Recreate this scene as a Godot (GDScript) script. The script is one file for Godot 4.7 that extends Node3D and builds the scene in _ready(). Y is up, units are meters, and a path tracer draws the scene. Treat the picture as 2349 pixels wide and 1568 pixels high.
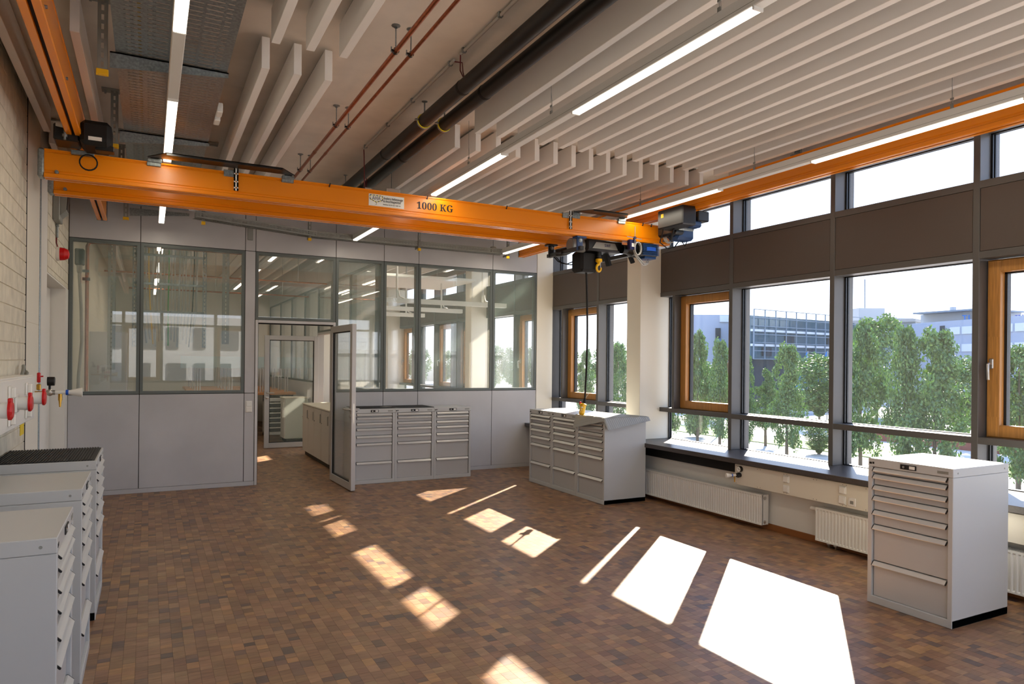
extends Node3D
# A workshop room with an overhead crane, drawer cabinets, a glazed partition and a window wall.
# World: x to the right along the glazed partition, y up, z towards the camera; metres.

const EYE := Vector3(0, 1.64, 0)
const FOCAL := 1597.7          # pixels, for a frame of 2349 x 1568
const PCX := 1174.5
const PCY := 830.7
const XF := 5.76               # inner face of the window posts
const ZB := -9.65              # room face of the glazed partition
const XL := -0.842             # face of the block wall
const CEIL := 3.735
const GROUND := -5.0

var cam_basis: Basis
var M := {}
var used := {}
var rng := RandomNumberGenerator.new()

# ------------------------------------------------------------------ mesh builder
class MB:
	var v := PackedVector3Array()
	var n := PackedVector3Array()
	var c := PackedColorArray()
	var col := Color(1, 1, 1)
	var tinted := false
	func tri(a: Vector3, b: Vector3, d: Vector3, na: Vector3, nb: Vector3, nd: Vector3) -> void:
		v.append(a); v.append(d); v.append(b)
		n.append(na); n.append(nd); n.append(nb)
		if tinted:
			c.append(col); c.append(col); c.append(col)
	func quad(a: Vector3, b: Vector3, d: Vector3, e: Vector3) -> void:
		var nn := (b - a).cross(d - a)
		if nn.length_squared() < 1e-16:
			nn = (d - a).cross(e - a)
		nn = nn.normalized()
		tri(a, b, d, nn, nn, nn)
		tri(a, d, e, nn, nn, nn)
	func box(lo: Vector3, hi: Vector3) -> MB:
		return obox((lo + hi) / 2.0, hi - lo)
	func obox(m: Vector3, s: Vector3, b := Basis()) -> MB:
		var x := b.x * s.x / 2.0
		var y := b.y * s.y / 2.0
		var z := b.z * s.z / 2.0
		quad(m + x - y + z, m + x - y - z, m + x + y - z, m + x + y + z)
		quad(m - x - y - z, m - x - y + z, m - x + y + z, m - x + y - z)
		quad(m - x + y + z, m + x + y + z, m + x + y - z, m - x + y - z)
		quad(m - x - y - z, m + x - y - z, m + x - y + z, m - x - y + z)
		quad(m - x - y + z, m + x - y + z, m + x + y + z, m - x + y + z)
		quad(m + x - y - z, m - x - y - z, m - x + y - z, m + x + y - z)
		return self
	func bev(lo: Vector3, hi: Vector3, r: float) -> MB:
		return bevo((lo + hi) / 2.0, hi - lo, r)
	func bevo(m: Vector3, s: Vector3, r: float, b := Basis()) -> MB:
		var h := s / 2.0
		r = minf(r, minf(h.x, minf(h.y, h.z)) * 0.95)
		var ax := [b.x, b.y, b.z]
		var hh := [h.x, h.y, h.z]
		for k in 3:
			var i := (k + 1) % 3
			var j := (k + 2) % 3
			for sg in [1.0, -1.0]:
				var o: Vector3 = m + ax[k] * hh[k] * sg
				var p: Vector3 = ax[i] * (hh[i] - r)
				var q: Vector3 = ax[j] * (hh[j] - r)
				if sg > 0:
					quad(o - p - q, o + p - q, o + p + q, o - p + q)
				else:
					quad(o - p - q, o - p + q, o + p + q, o + p - q)
			for si in [1.0, -1.0]:
				for sj in [1.0, -1.0]:
					var e: Vector3 = ax[k] * (hh[k] - r)
					var a1: Vector3 = m + ax[i] * hh[i] * si + ax[j] * (hh[j] - r) * sj
					var a2: Vector3 = m + ax[i] * (hh[i] - r) * si + ax[j] * hh[j] * sj
					if si * sj > 0:
						quad(a1 - e, a2 - e, a2 + e, a1 + e)
					else:
						quad(a1 + e, a2 + e, a2 - e, a1 - e)
		for sx in [1.0, -1.0]:
			for sy in [1.0, -1.0]:
				for sz in [1.0, -1.0]:
					var g: Vector3 = m + ax[0] * (hh[0] - r) * sx + ax[1] * (hh[1] - r) * sy + ax[2] * (hh[2] - r) * sz
					var px: Vector3 = g + ax[0] * r * sx
					var py: Vector3 = g + ax[1] * r * sy
					var pz: Vector3 = g + ax[2] * r * sz
					var nn: Vector3 = (ax[0] * sx + ax[1] * sy + ax[2] * sz).normalized()
					if sx * sy * sz > 0:
						tri(px, py, pz, nn, nn, nn)
					else:
						tri(px, pz, py, nn, nn, nn)
		return self
	# polygon in the plane of u and w (counter-clockwise seen from u x w), swept from o along t
	func prism(poly: PackedVector2Array, o: Vector3, u: Vector3, w: Vector3, t: Vector3) -> MB:
		var k := poly.size()
		var area := 0.0
		for i in k:
			area += poly[i].cross(poly[(i + 1) % k])
		var pts := poly.duplicate()
		if (area < 0) != (u.cross(w).dot(t) < 0):
			pts.reverse()
		for i in k:
			var a := o + u * pts[i].x + w * pts[i].y
			var b := o + u * pts[(i + 1) % k].x + w * pts[(i + 1) % k].y
			quad(a, b, b + t, a + t)
		var idx := Geometry2D.triangulate_polygon(poly)
		for i in range(0, idx.size(), 3):
			var a := o + u * poly[idx[i]].x + w * poly[idx[i]].y
			var b := o + u * poly[idx[i + 1]].x + w * poly[idx[i + 1]].y
			var d := o + u * poly[idx[i + 2]].x + w * poly[idx[i + 2]].y
			if (b - a).cross(d - a).dot(t) > 0:
				var s := b
				b = d
				d = s
			var nn := (b - a).cross(d - a).normalized()
			tri(a, b, d, nn, nn, nn)
			tri(a + t, d + t, b + t, -nn, -nn, -nn)
		return self
	func tube(pts: Array, r: float, sides := 8, caps := true, r1 := -1.0) -> MB:
		var rings := []
		var dirs := []
		var up := Vector3.UP
		for i in pts.size():
			var d: Vector3
			if i == 0:
				d = pts[1] - pts[0]
			elif i == pts.size() - 1:
				d = pts[i] - pts[i - 1]
			else:
				d = (pts[i] - pts[i - 1]).normalized() + (pts[i + 1] - pts[i]).normalized()
			d = d.normalized()
			if i == 0:
				up = Vector3.UP if absf(d.y) < 0.9 else Vector3.RIGHT
			var sx := d.cross(up).normalized()
			up = sx.cross(d).normalized()
			dirs.append([sx, up, d])
			var rr := r if r1 < 0.0 else lerpf(r, r1, float(i) / (pts.size() - 1))
			var ring := []
			for k in sides:
				var a := TAU * k / sides
				ring.append([sx * cos(a) + up * sin(a), rr])
			rings.append(ring)
		for i in pts.size() - 1:
			for k in sides:
				var k2 := (k + 1) % sides
				var a: Vector3 = pts[i] + rings[i][k][0] * rings[i][k][1]
				var b: Vector3 = pts[i] + rings[i][k2][0] * rings[i][k2][1]
				var d: Vector3 = pts[i + 1] + rings[i + 1][k2][0] * rings[i + 1][k2][1]
				var e: Vector3 = pts[i + 1] + rings[i + 1][k][0] * rings[i + 1][k][1]
				tri(a, d, b, rings[i][k][0], rings[i + 1][k2][0], rings[i][k2][0])
				tri(a, e, d, rings[i][k][0], rings[i + 1][k][0], rings[i + 1][k2][0])
		if caps:
			for q in [0, pts.size() - 1]:
				var nn: Vector3 = dirs[q][2] * (-1.0 if q == 0 else 1.0)
				for k in sides:
					var a: Vector3 = pts[q] + rings[q][k][0] * rings[q][k][1]
					var b: Vector3 = pts[q] + rings[q][(k + 1) % sides][0] * rings[q][(k + 1) % sides][1]
					if q == 0:
						tri(pts[q], a, b, nn, nn, nn)
					else:
						tri(pts[q], b, a, nn, nn, nn)
		return self
	# profile: [radius, distance along axis] pairs; flat shaded along the profile, smooth round
	func lathe(o: Vector3, axis: Vector3, profile: Array, sides := 14) -> MB:
		var d := axis.normalized()
		var sx := d.cross(Vector3.UP if absf(d.y) < 0.9 else Vector3.RIGHT).normalized()
		var sy := sx.cross(d)
		for i in profile.size() - 1:
			var p: Array = profile[i]
			var q: Array = profile[i + 1]
			var dr: float = q[0] - p[0]
			var dh: float = q[1] - p[1]
			for k in sides:
				var a0 := TAU * k / sides
				var a1 := TAU * (k + 1) / sides
				var e0 := sx * cos(a0) + sy * sin(a0)
				var e1 := sx * cos(a1) + sy * sin(a1)
				var n0 := (e0 * dh - d * dr).normalized()
				var n1 := (e1 * dh - d * dr).normalized()
				var A: Vector3 = o + e0 * p[0] + d * p[1]
				var B: Vector3 = o + e1 * p[0] + d * p[1]
				var D: Vector3 = o + e1 * q[0] + d * q[1]
				var E2: Vector3 = o + e0 * q[0] + d * q[1]
				tri(A, D, B, n0, n1, n1)
				tri(A, E2, D, n0, n0, n1)
		return self
	func ball(o: Vector3, r: float, sides := 12) -> MB:
		var pr := []
		for i in 9:
			var a := -PI / 2 + PI * i / 8
			pr.append([maxf(0.0001, r * cos(a)), r * sin(a)])
		return lathe(o, Vector3.UP, pr, sides)
	func mesh() -> ArrayMesh:
		var arr := []
		arr.resize(Mesh.ARRAY_MAX)
		arr[Mesh.ARRAY_VERTEX] = v
		arr[Mesh.ARRAY_NORMAL] = n
		if tinted:
			arr[Mesh.ARRAY_COLOR] = c
		var m := ArrayMesh.new()
		m.add_surface_from_arrays(Mesh.PRIMITIVE_TRIANGLES, arr)
		return m

# ------------------------------------------------------------------ scene helpers
func numbered(called: String) -> String:
	var k: int = used.get(called, 0)
	used[called] = k + 1
	return called if k == 0 else "%s_%03d" % [called, k]

func thing(called: String, label: String, category: String, at := Vector3.ZERO, turn := 0.0, group := "") -> Node3D:
	var o := Node3D.new()
	o.name = numbered(called)
	add_child(o)
	o.position = at
	o.rotation.y = turn
	o.set_meta("label", label)
	o.set_meta("category", category)
	if group != "":
		o.set_meta("group", group)
	return o

func part(parent: Node, called: String, mb, m: Material) -> MeshInstance3D:
	var o := MeshInstance3D.new()
	o.name = called
	o.mesh = mb.mesh() if mb is MB else mb
	o.material_override = m
	parent.add_child(o, true)
	return o

func single(called: String, mb, m: Material, label: String, category: String, group := "") -> MeshInstance3D:
	var o := MeshInstance3D.new()
	o.name = numbered(called)
	o.mesh = mb.mesh() if mb is MB else mb
	o.material_override = m
	add_child(o)
	o.set_meta("label", label)
	o.set_meta("category", category)
	if group != "":
		o.set_meta("group", group)
	return o

func setting(called: String, mb = null, m: Material = null, label := "") -> Node3D:
	var o: Node3D
	if mb == null:
		o = Node3D.new()
	else:
		var mi := MeshInstance3D.new()
		mi.mesh = mb.mesh() if mb is MB else mb
		mi.material_override = m
		o = mi
	o.name = called
	add_child(o)
	o.set_meta("kind", "structure")
	if label != "":
		o.set_meta("label", label)
	return o

func ray(px: float, py: float) -> Vector3:
	return cam_basis * Vector3((px - PCX) / FOCAL, -(py - PCY) / FOCAL, -1)
func pix_x(px: float, py: float, x: float) -> Vector3:
	var d := ray(px, py)
	return EYE + d * ((x - EYE.x) / d.x)
func pix_y(px: float, py: float, y: float) -> Vector3:
	var d := ray(px, py)
	return EYE + d * ((y - EYE.y) / d.y)
func pix_z(px: float, py: float, z: float) -> Vector3:
	var d := ray(px, py)
	return EYE + d * ((z - EYE.z) / d.z)
func pix_d(px: float, py: float, depth: float) -> Vector3:
	return EYE + ray(px, py) * depth

func mat(called: String, r: float, g: float, b: float, rough := 0.6, metal := 0.0) -> StandardMaterial3D:
	var m := StandardMaterial3D.new()
	m.resource_name = called
	m.albedo_color = Color(r, g, b)
	m.roughness = rough
	m.metallic = metal
	M[called] = m
	return m

func noise_image(size: int, seed_: int, freq: float, lo: float, hi: float, oct := 4, sx := 1.0, sy := 1.0) -> Image:
	var nz := FastNoiseLite.new()
	nz.seed = seed_
	nz.noise_type = FastNoiseLite.TYPE_SIMPLEX_SMOOTH
	nz.frequency = freq
	nz.fractal_octaves = oct
	var im := Image.create(size, size, false, Image.FORMAT_RGB8)
	# tileable: sampled on a torus in four dimensions is not available, so two samples are blended
	for y in size:
		for x in size:
			var fx := float(x) / size
			var a := nz.get_noise_2d(x * sx, y * sy)
			var b := nz.get_noise_2d((x - size) * sx, y * sy)
			var k := lerpf(a, b, fx)
			var t := clampf(0.5 + 0.7 * k, 0.0, 1.0)
			var w := lerpf(lo, hi, t)
			im.set_pixel(x, y, Color(w, w, w))
	return im

func grain(m: StandardMaterial3D, im: Image, scale: float, bump := 0.0) -> void:
	m.albedo_texture = ImageTexture.create_from_image(im)
	m.uv1_triplanar = true
	m.uv1_world_triplanar = true
	m.uv1_scale = Vector3.ONE * scale
	if bump > 0.0:
		m.heightmap_enabled = true
		m.heightmap_texture = m.albedo_texture
		m.heightmap_scale = bump

func text_mesh(t: String, height: float, depth: float, bold := false, serif := false) -> TextMesh:
	var tm := TextMesh.new()
	tm.text = t
	var f := SystemFont.new()
	f.font_names = PackedStringArray(["Droid Serif" if serif else "Droid Sans"])
	f.font_weight = 700 if bold else 400
	tm.font = f
	tm.font_size = 64
	tm.pixel_size = height / 64.0 * 1.4
	tm.depth = depth
	tm.curve_step = 2.0
	return tm

# ------------------------------------------------------------------ materials
func materials() -> void:
	var g1 := noise_image(256, 3, 0.03, 0.86, 1.0)
	var g2 := noise_image(256, 5, 0.012, 0.9, 1.0, 5)
	mat("cream_paint", 0.90, 0.87, 0.79, 0.75)
	grain(M.cream_paint, g1, 0.8, 0.02)
	mat("cream_smooth", 0.90, 0.88, 0.82, 0.6)
	mat("mortar", 0.82, 0.78, 0.69, 0.9)
	mat("concrete_white", 0.94, 0.90, 0.84, 0.8)
	grain(M.concrete_white, noise_image(512, 11, 0.01, 0.88, 1.0, 6), 0.35)
	mat("plaster_white", 0.88, 0.87, 0.84, 0.8)
	mat("baffle", 0.93, 0.915, 0.89, 0.9)
	mat("wall_panel", 0.77, 0.765, 0.77, 0.42)
	grain(M.wall_panel, g2, 0.3)
	mat("gap_black", 0.05, 0.05, 0.055, 0.7)
	mat("seal_grey", 0.38, 0.41, 0.40, 0.5)
	mat("alu_frame", 0.74, 0.73, 0.72, 0.38, 0.35)
	mat("window_grey", 0.335, 0.325, 0.315, 0.42, 0.1)
	mat("panel_brown", 0.315, 0.275, 0.25, 0.5)
	mat("gasket", 0.07, 0.085, 0.10, 0.45)
	mat("sill_stone", 0.30, 0.28, 0.275, 0.34)
	grain(M.sill_stone, noise_image(256, 17, 0.09, 0.82, 1.0, 4), 2.2)
	mat("wood_frame", 0.77, 0.54, 0.26, 0.42)
	grain(M.wood_frame, noise_image(256, 23, 0.02, 0.78, 1.0, 5, 6.0, 0.35), 1.6)
	mat("skirting_wood", 0.55, 0.34, 0.17, 0.45)
	mat("bench_wood", 0.76, 0.53, 0.34, 0.5)
	mat("steel_handle", 0.75, 0.74, 0.72, 0.28, 0.9)
	mat("cabinet_grey", 0.745, 0.75, 0.745, 0.36)
	mat("drawer_grey", 0.72, 0.72, 0.715, 0.38)
	mat("handle_alu", 0.83, 0.825, 0.81, 0.33, 0.25)
	mat("black_plastic", 0.045, 0.045, 0.05, 0.42)
	mat("black_matt", 0.03, 0.03, 0.033, 0.7)
	mat("rubber_mat", 0.10, 0.10, 0.10, 0.6)
	mat("grey_mat", 0.62, 0.63, 0.62, 0.5)
	mat("white_plastic", 0.90, 0.89, 0.86, 0.4)
	mat("label_white", 0.93, 0.93, 0.91, 0.55)
	mat("crane_orange", 0.93, 0.54, 0.02, 0.27)
	mat("crane_blue", 0.07, 0.25, 0.46, 0.4)
	mat("crane_violet", 0.10, 0.10, 0.30, 0.45)
	mat("zinc", 0.66, 0.69, 0.69, 0.38, 0.75)
	grain(M.zinc, noise_image(256, 29, 0.05, 0.74, 1.0, 3), 3.0)
	mat("zinc_dull", 0.58, 0.585, 0.56, 0.5, 0.45)
	mat("cap_yellow", 0.93, 0.72, 0.04, 0.5)
	mat("hook_yellow", 0.95, 0.74, 0.05, 0.35)
	mat("copper", 0.76, 0.42, 0.25, 0.32, 0.85)
	grain(M.copper, noise_image(256, 31, 0.03, 0.66, 1.0, 4), 2.0)
	mat("pipe_black", 0.05, 0.05, 0.052, 0.45)
	mat("conduit_grey", 0.70, 0.68, 0.64, 0.5)
	mat("cable_grey", 0.72, 0.72, 0.70, 0.5)
	mat("signal_red", 0.78, 0.05, 0.07, 0.35)
	mat("cable_red", 0.42, 0.06, 0.09, 0.5)
	mat("blue_plastic", 0.05, 0.32, 0.75, 0.4)
	mat("green_cable", 0.16, 0.62, 0.08, 0.5)
	mat("brass", 0.80, 0.62, 0.27, 0.3, 0.8)
	mat("radiator_white", 0.90, 0.895, 0.87, 0.4)
	mat("trunking", 0.88, 0.86, 0.80, 0.5)
	mat("lamp_body", 0.88, 0.88, 0.86, 0.4)
	mat("ceiling_panel", 0.93, 0.94, 0.92, 0.7)
	mat("cupboard_front", 0.80, 0.775, 0.74, 0.45)
	mat("cupboard_side", 0.84, 0.86, 0.82, 0.5)
	mat("plinth_dark", 0.22, 0.19, 0.16, 0.6)
	mat("print_black", 0.04, 0.04, 0.04, 0.6)
	mat("print_yellow", 0.93, 0.85, 0.08, 0.6)
	mat("sticker_yellow", 0.93, 0.80, 0.15, 0.6)
	mat("frosted", 0.80, 0.86, 0.84, 0.5)
	# glass
	var gl := mat("glass", 0.95, 1.0, 0.98, 0.0)
	gl.albedo_color.a = 0.03
	gl.transparency = BaseMaterial3D.TRANSPARENCY_ALPHA
	var gp := mat("partition_glass", 0.86, 0.97, 0.93, 0.0)
	gp.albedo_color.a = 0.05
	gp.transparency = BaseMaterial3D.TRANSPARENCY_ALPHA
	# light
	var dl := mat("diffuser", 1.0, 0.98, 0.94, 0.5)
	dl.emission_enabled = true
	dl.emission = Color(1.0, 0.96, 0.89)
	dl.emission_energy_multiplier = 3.0
	# floor
	var fb := mat("wood_block", 1.0, 1.0, 1.0, 0.40)
	fb.vertex_color_use_as_albedo = true
	var gi := noise_image(512, 41, 0.02, 0.80, 1.0, 5, 1.0, 5.0)
	fb.albedo_texture = ImageTexture.create_from_image(scuffed(gi))
	fb.uv1_triplanar = true
	fb.uv1_world_triplanar = true
	fb.uv1_scale = Vector3.ONE * 0.62
	fb.heightmap_enabled = true
	fb.heightmap_texture = fb.albedo_texture
	fb.heightmap_scale = 0.012
	mat("joint_dark", 0.36, 0.24, 0.16, 0.8)
	# outdoors
	mat("paving", 0.72, 0.70, 0.68, 0.9)
	grain(M.paving, g1, 0.12)
	mat("asphalt", 0.56, 0.56, 0.57, 0.9)
	grain(M.asphalt, g1, 0.1)
	mat("grass", 0.36, 0.52, 0.14, 0.9)
	grain(M.grass, noise_image(256, 47, 0.1, 0.6, 1.0, 4), 0.5)
	mat("brick_red", 0.50, 0.28, 0.24, 0.85)
	mat("bark", 0.36, 0.32, 0.27, 0.9)
	for k in 3:
		var lf := mat("leaf_%d" % k, 1, 1, 1, 0.6)
		lf.vertex_color_use_as_albedo = true
		lf.backlight_enabled = true
		lf.backlight = Color(0.45, 0.55, 0.25)
	mat("facade_blue", 0.57, 0.61, 0.68, 0.8)
	mat("facade_grey", 0.62, 0.64, 0.66, 0.8)
	mat("facade_white", 0.52, 0.53, 0.54, 0.7)
	mat("far_glass", 0.26, 0.36, 0.42, 0.12, 0.2)
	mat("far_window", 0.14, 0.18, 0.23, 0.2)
	mat("far_blind", 0.74, 0.77, 0.80, 0.7)
	mat("far_steel", 0.42, 0.48, 0.54, 0.5)
	mat("flag_blue", 0.10, 0.42, 0.72, 0.7)
	mat("car_white", 0.85, 0.86, 0.87, 0.25)
	mat("car_blue", 0.08, 0.20, 0.55, 0.25)
	mat("car_dark", 0.10, 0.11, 0.13, 0.25)
	mat("tyre", 0.04, 0.04, 0.04, 0.8)
	# the photographer
	mat("cloth_dark", 0.10, 0.11, 0.12, 0.9)
	mat("skin", 0.72, 0.52, 0.42, 0.6)
	mat("hat", 0.16, 0.14, 0.12, 0.9)

# pale scuffs: short broken streaks of dried dirt on the boards
func scuffed(im: Image) -> Image:
	var r := RandomNumberGenerator.new()
	r.seed = 77
	var s := im.get_width()
	for k in 16:
		var cx := r.randf() * s
		var cy := r.randf() * s
		var a := r.randf_range(-0.5, 0.5)
		for q in r.randi_range(3, 7):
			var px := cx + r.randfn(0, 10.0)
			var py := cy + r.randfn(0, 8.0)
			var ln := r.randi_range(3, 13)
			for t in ln:
				var x := int(px + cos(a) * t + r.randfn(0, 0.5))
				var y := int(py + sin(a) * t + r.randfn(0, 0.7))
				x = posmod(x, s)
				y = posmod(y, s)
				var o := im.get_pixel(x, y)
				im.set_pixel(x, y, o.lerp(Color(1, 1, 1), 0.7))
	return im

# ------------------------------------------------------------------ the whole
func _ready() -> void:
	# camera
	cam_basis = Basis(Vector3.UP, deg_to_rad(-27.56)) * Basis(Vector3(0, 0, 1), deg_to_rad(0.546))
	var cam := Camera3D.new()
	cam.name = "camera"
	add_child(cam)
	cam.transform = Transform3D(cam_basis, EYE)
	cam.projection = Camera3D.PROJECTION_FRUSTUM
	cam.near = 0.05
	cam.far = 600.0
	cam.size = cam.near * 1568.0 / FOCAL
	cam.frustum_offset = Vector2(0, cam.near * (PCY - 784.0) / FOCAL)
	cam.current = true
	# sky and exposure
	var env := Environment.new()
	env.background_mode = Environment.BG_SKY
	var sm := ProceduralSkyMaterial.new()
	sm.sky_top_color = Color(0.62, 0.76, 0.98)
	sm.sky_horizon_color = Color(0.97, 0.985, 1.0)
	sm.sky_curve = 0.16
	sm.sky_energy_multiplier = 1.6
	sm.ground_bottom_color = Color(0.55, 0.55, 0.55)
	sm.ground_horizon_color = Color(0.9, 0.92, 0.95)
	sm.ground_energy_multiplier = 1.2
	var sky := Sky.new()
	sky.sky_material = sm
	env.sky = sky
	env.tonemap_mode = Environment.TONE_MAPPER_LINEAR
	env.tonemap_exposure = 1.15
	env.sdfgi_enabled = true
	env.ssao_enabled = true
	env.ssil_enabled = true
	var we := WorldEnvironment.new()
	we.name = "environment"
	we.environment = env
	add_child(we)
	# the sun, read from the patches on the floor: it travels (-1.28, -1, 1.077)
	var sun := DirectionalLight3D.new()
	sun.name = "sun"
	add_child(sun)
	sun.look_at_from_position(Vector3.ZERO, Vector3(-1.28, -1.0, 1.077), Vector3.UP)
	sun.light_color = Color(1.0, 0.95, 0.87)
	sun.light_energy = 9.0
	sun.light_angular_distance = 0.55
	sun.shadow_enabled = true
	sun.sky_mode = DirectionalLight3D.SKY_MODE_LIGHT_ONLY
	rng.seed = 12
	materials()
	shell()
	floor_blocks()
	block_wall()
	partition()
	window_wall()
	rear_wall()
	next_rooms()
	baffles()
	crane()
	lamps()
	services()
	cabinets()
	window_fittings()
	left_fittings()
	outdoors()

# ------------------------------------------------------------------ structure
func shell() -> void:
	setting("ceiling", MB.new().box(Vector3(-1.3, CEIL, -20.0), Vector3(6.13, 4.15, 0.8)), M.concrete_white)
	var f := setting("floor")
	var bed := MB.new()
	bed.box(Vector3(-1.3, -0.35, -20.0), Vector3(5.6, -0.006, 0.45))
	part(f, "screed", bed, M.joint_dark)
	setting("wall_far", MB.new().box(Vector3(-1.3, 0.0, -20.0), Vector3(6.13, CEIL, -19.6)), M.cream_smooth)

func tone() -> Color:
	var u := rng.randf()
	var c: Color
	if u < 0.44:
		c = Color(0.340, 0.185, 0.098)
	elif u < 0.62:
		c = Color(0.270, 0.140, 0.076)
	elif u < 0.74:
		c = Color(0.440, 0.235, 0.105)
	elif u < 0.86:
		c = Color(0.390, 0.225, 0.120)
	elif u < 0.95:
		c = Color(0.215, 0.125, 0.085)
	else:
		c = Color(0.165, 0.105, 0.082)
	var k := rng.randf_range(0.86, 1.14)
	return Color(c.r * k, c.g * k * rng.randf_range(0.95, 1.05), c.b * k)

func floor_blocks() -> void:
	var f := get_node("floor")
	var rest := MB.new()
	rest.tinted = true
	var near := []
	var fwd := -cam_basis.z
	var w := 0.061
	var x := XL
	while x < 5.48:
		var z := -19.6 + rng.randf() * 0.07
		var x1 := minf(x + w, 5.5)
		while z < 0.43:
			var l := rng.randf_range(0.045, 0.105)
			if z < -7.05 and z + l > -7.05:
				l = -7.05 - z
				if l < 0.02:
					l += 0.014
			var a := Vector3(x + 0.00015, -0.005, z + 0.00015)
			var b := Vector3(x1 - 0.00015, rng.randf_range(-0.0004, 0.0), z + l - 0.00015)
			var c := tone()
			var p := Vector3((a.x + b.x) / 2, 0, (a.z + b.z) / 2)
			var d := (p - EYE).dot(fwd)
			var q := cam_basis.inverse() * (p - EYE)
			var sx := PCX + FOCAL * q.x / -q.z
			var sy := PCY - FOCAL * q.y / -q.z
			if q.z < 0 and sx > -20 and sx < 2370 and sy < 1590 and d < 4.4:
				near.append([d, a, b, c])
			else:
				put_block(rest, a, b, c)
			z += l
		x += w
	near.sort_custom(func(p, q): return p[0] < q[0])
	for k in near.size():
		if k < 300:
			var mb := MB.new()
			mb.tinted = true
			put_block(mb, near[k][1], near[k][2], near[k][3])
			part(f, "wood_block", mb, M.wood_block)
		else:
			put_block(rest, near[k][1], near[k][2], near[k][3])
	# a thin lath across the floor where two fields of blocks meet
	rest.col = Color(0.33, 0.17, 0.06)
	rest.box(Vector3(XL, -0.005, -7.05), Vector3(5.48, 0.0002, -7.038))
	var o := part(f, "wood_blocks", rest, M.wood_block)
	o.set_meta("kind", "stuff")

func put_block(mb: MB, a: Vector3, b: Vector3, c: Color) -> void:
	mb.col = c
	var e := 0.0003
	mb.quad(Vector3(a.x + e, b.y, b.z - e), Vector3(b.x - e, b.y, b.z - e), Vector3(b.x - e, b.y, a.z + e), Vector3(a.x + e, b.y, a.z + e))
	mb.quad(Vector3(a.x, a.y, b.z), Vector3(b.x, a.y, b.z), Vector3(b.x - e, b.y, b.z - e), Vector3(a.x + e, b.y, b.z - e))
	mb.quad(Vector3(b.x, a.y, b.z), Vector3(b.x, a.y, a.z), Vector3(b.x - e, b.y, a.z + e), Vector3(b.x - e, b.y, b.z - e))
	mb.quad(Vector3(b.x, a.y, a.z), Vector3(a.x, a.y, a.z), Vector3(a.x + e, b.y, a.z + e), Vector3(b.x - e, b.y, a.z + e))
	mb.quad(Vector3(a.x, a.y, a.z), Vector3(a.x, a.y, b.z), Vector3(a.x + e, b.y, b.z - e), Vector3(a.x + e, b.y, a.z + e))

# the painted block wall on the left, with its pier, steel frame and door niche
func block_wall() -> void:
	var w := setting("wall_left")
	part(w, "backing", MB.new().box(Vector3(-1.3, 0, -6.49), Vector3(XL - 0.006, CEIL, 0.8)).box(Vector3(-1.3, 2.44, -9.75), Vector3(XL - 0.006, CEIL, -7.2)).box(Vector3(-1.3, 0, -19.7), Vector3(XL - 0.004, CEIL, -9.70)).box(Vector3(-1.3, 0, -7.7), Vector3(-1.2, 2.44, -9.35)), M.mortar)
	var ch := 0.125
	var cl := 0.25
	var shared := {}
	var rest := MB.new()
	for row in 30:
		var y0 := row * ch
		var y1 := minf(y0 + ch - 0.006, CEIL - 0.01)
		if y1 - y0 < 0.03:
			continue
		for run in [[-6.485, 0.44, 0.0], [-9.645, -7.76, 2.445]]:
			if y1 < run[2] + 0.03:
				continue
			var z: float = run[0] - (cl / 2 if row % 2 == 1 else 0.0)
			while z < run[1]:
				var za := maxf(z, run[0])
				var zb := minf(z + cl - 0.006, run[1])
				var ya := maxf(y0, run[2])
				if zb - za > 0.03:
					var s := Vector3(0.02, y1 - ya, zb - za)
					var m := Vector3(XL - 0.01, (ya + y1) / 2, (za + zb) / 2)
					if m.z > -4.55:
						rest.bevo(m, s, 0.002)
					else:
						var key := "%.3f %.3f" % [s.y, s.z]
						if not shared.has(key):
							shared[key] = MB.new().bevo(Vector3.ZERO, s, 0.002).mesh()
						var o := part(w, "block", shared[key], M.cream_paint)
						o.position = m + Vector3(rng.randf_range(-0.0012, 0.0008), 0, 0)
				z += cl
	var rs := part(w, "near_blocks", rest, M.cream_paint)
	rs.set_meta("kind", "stuff")
	# smooth pier, sealed joint, corner guard, reveal of the niche
	part(w, "pier", MB.new().box(Vector3(-1.3, 0, -7.20), Vector3(XL + 0.002, CEIL - 0.02, -6.50)), M.cream_smooth)
	part(w, "sealed_joint", MB.new().box(Vector3(XL - 0.01, 0, -6.502), Vector3(XL + 0.003, CEIL - 0.02, -6.486)), M.gap_black)
	part(w, "pier_joint", MB.new().box(Vector3(XL - 0.01, 1.92, -7.19), Vector3(XL + 0.0024, 1.924, -6.51)), M.mortar)
	part(w, "door_pier", MB.new().box(Vector3(-1.3, 0, -7.70), Vector3(XL + 0.004, CEIL - 0.02, -7.235)), M.plaster_white)
	part(w, "corner_rail", MB.new().bev(Vector3(XL - 0.02, 0, -7.235), Vector3(XL + 0.012, 3.2, -7.20), 0.006), M.zinc)
	var d := setting("door_1")
	part(d, "reveal", MB.new().box(Vector3(-1.2, 0, -9.65), Vector3(XL + 0.002, 2.44, -9.355)).box(Vector3(-1.2, 2.425, -9.36), Vector3(XL + 0.001, 2.44, -7.69)), M.plaster_white)
	part(d, "leaf", MB.new().bev(Vector3(-1.05, 0.008, -9.335), Vector3(-0.985, 2.415, -7.72), 0.004), M.plaster_white)
	part(d, "gap", MB.new().box(Vector3(-1.06, 0.004, -9.36), Vector3(-1.04, 2.425, -7.69)), M.gap_black)

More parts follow.
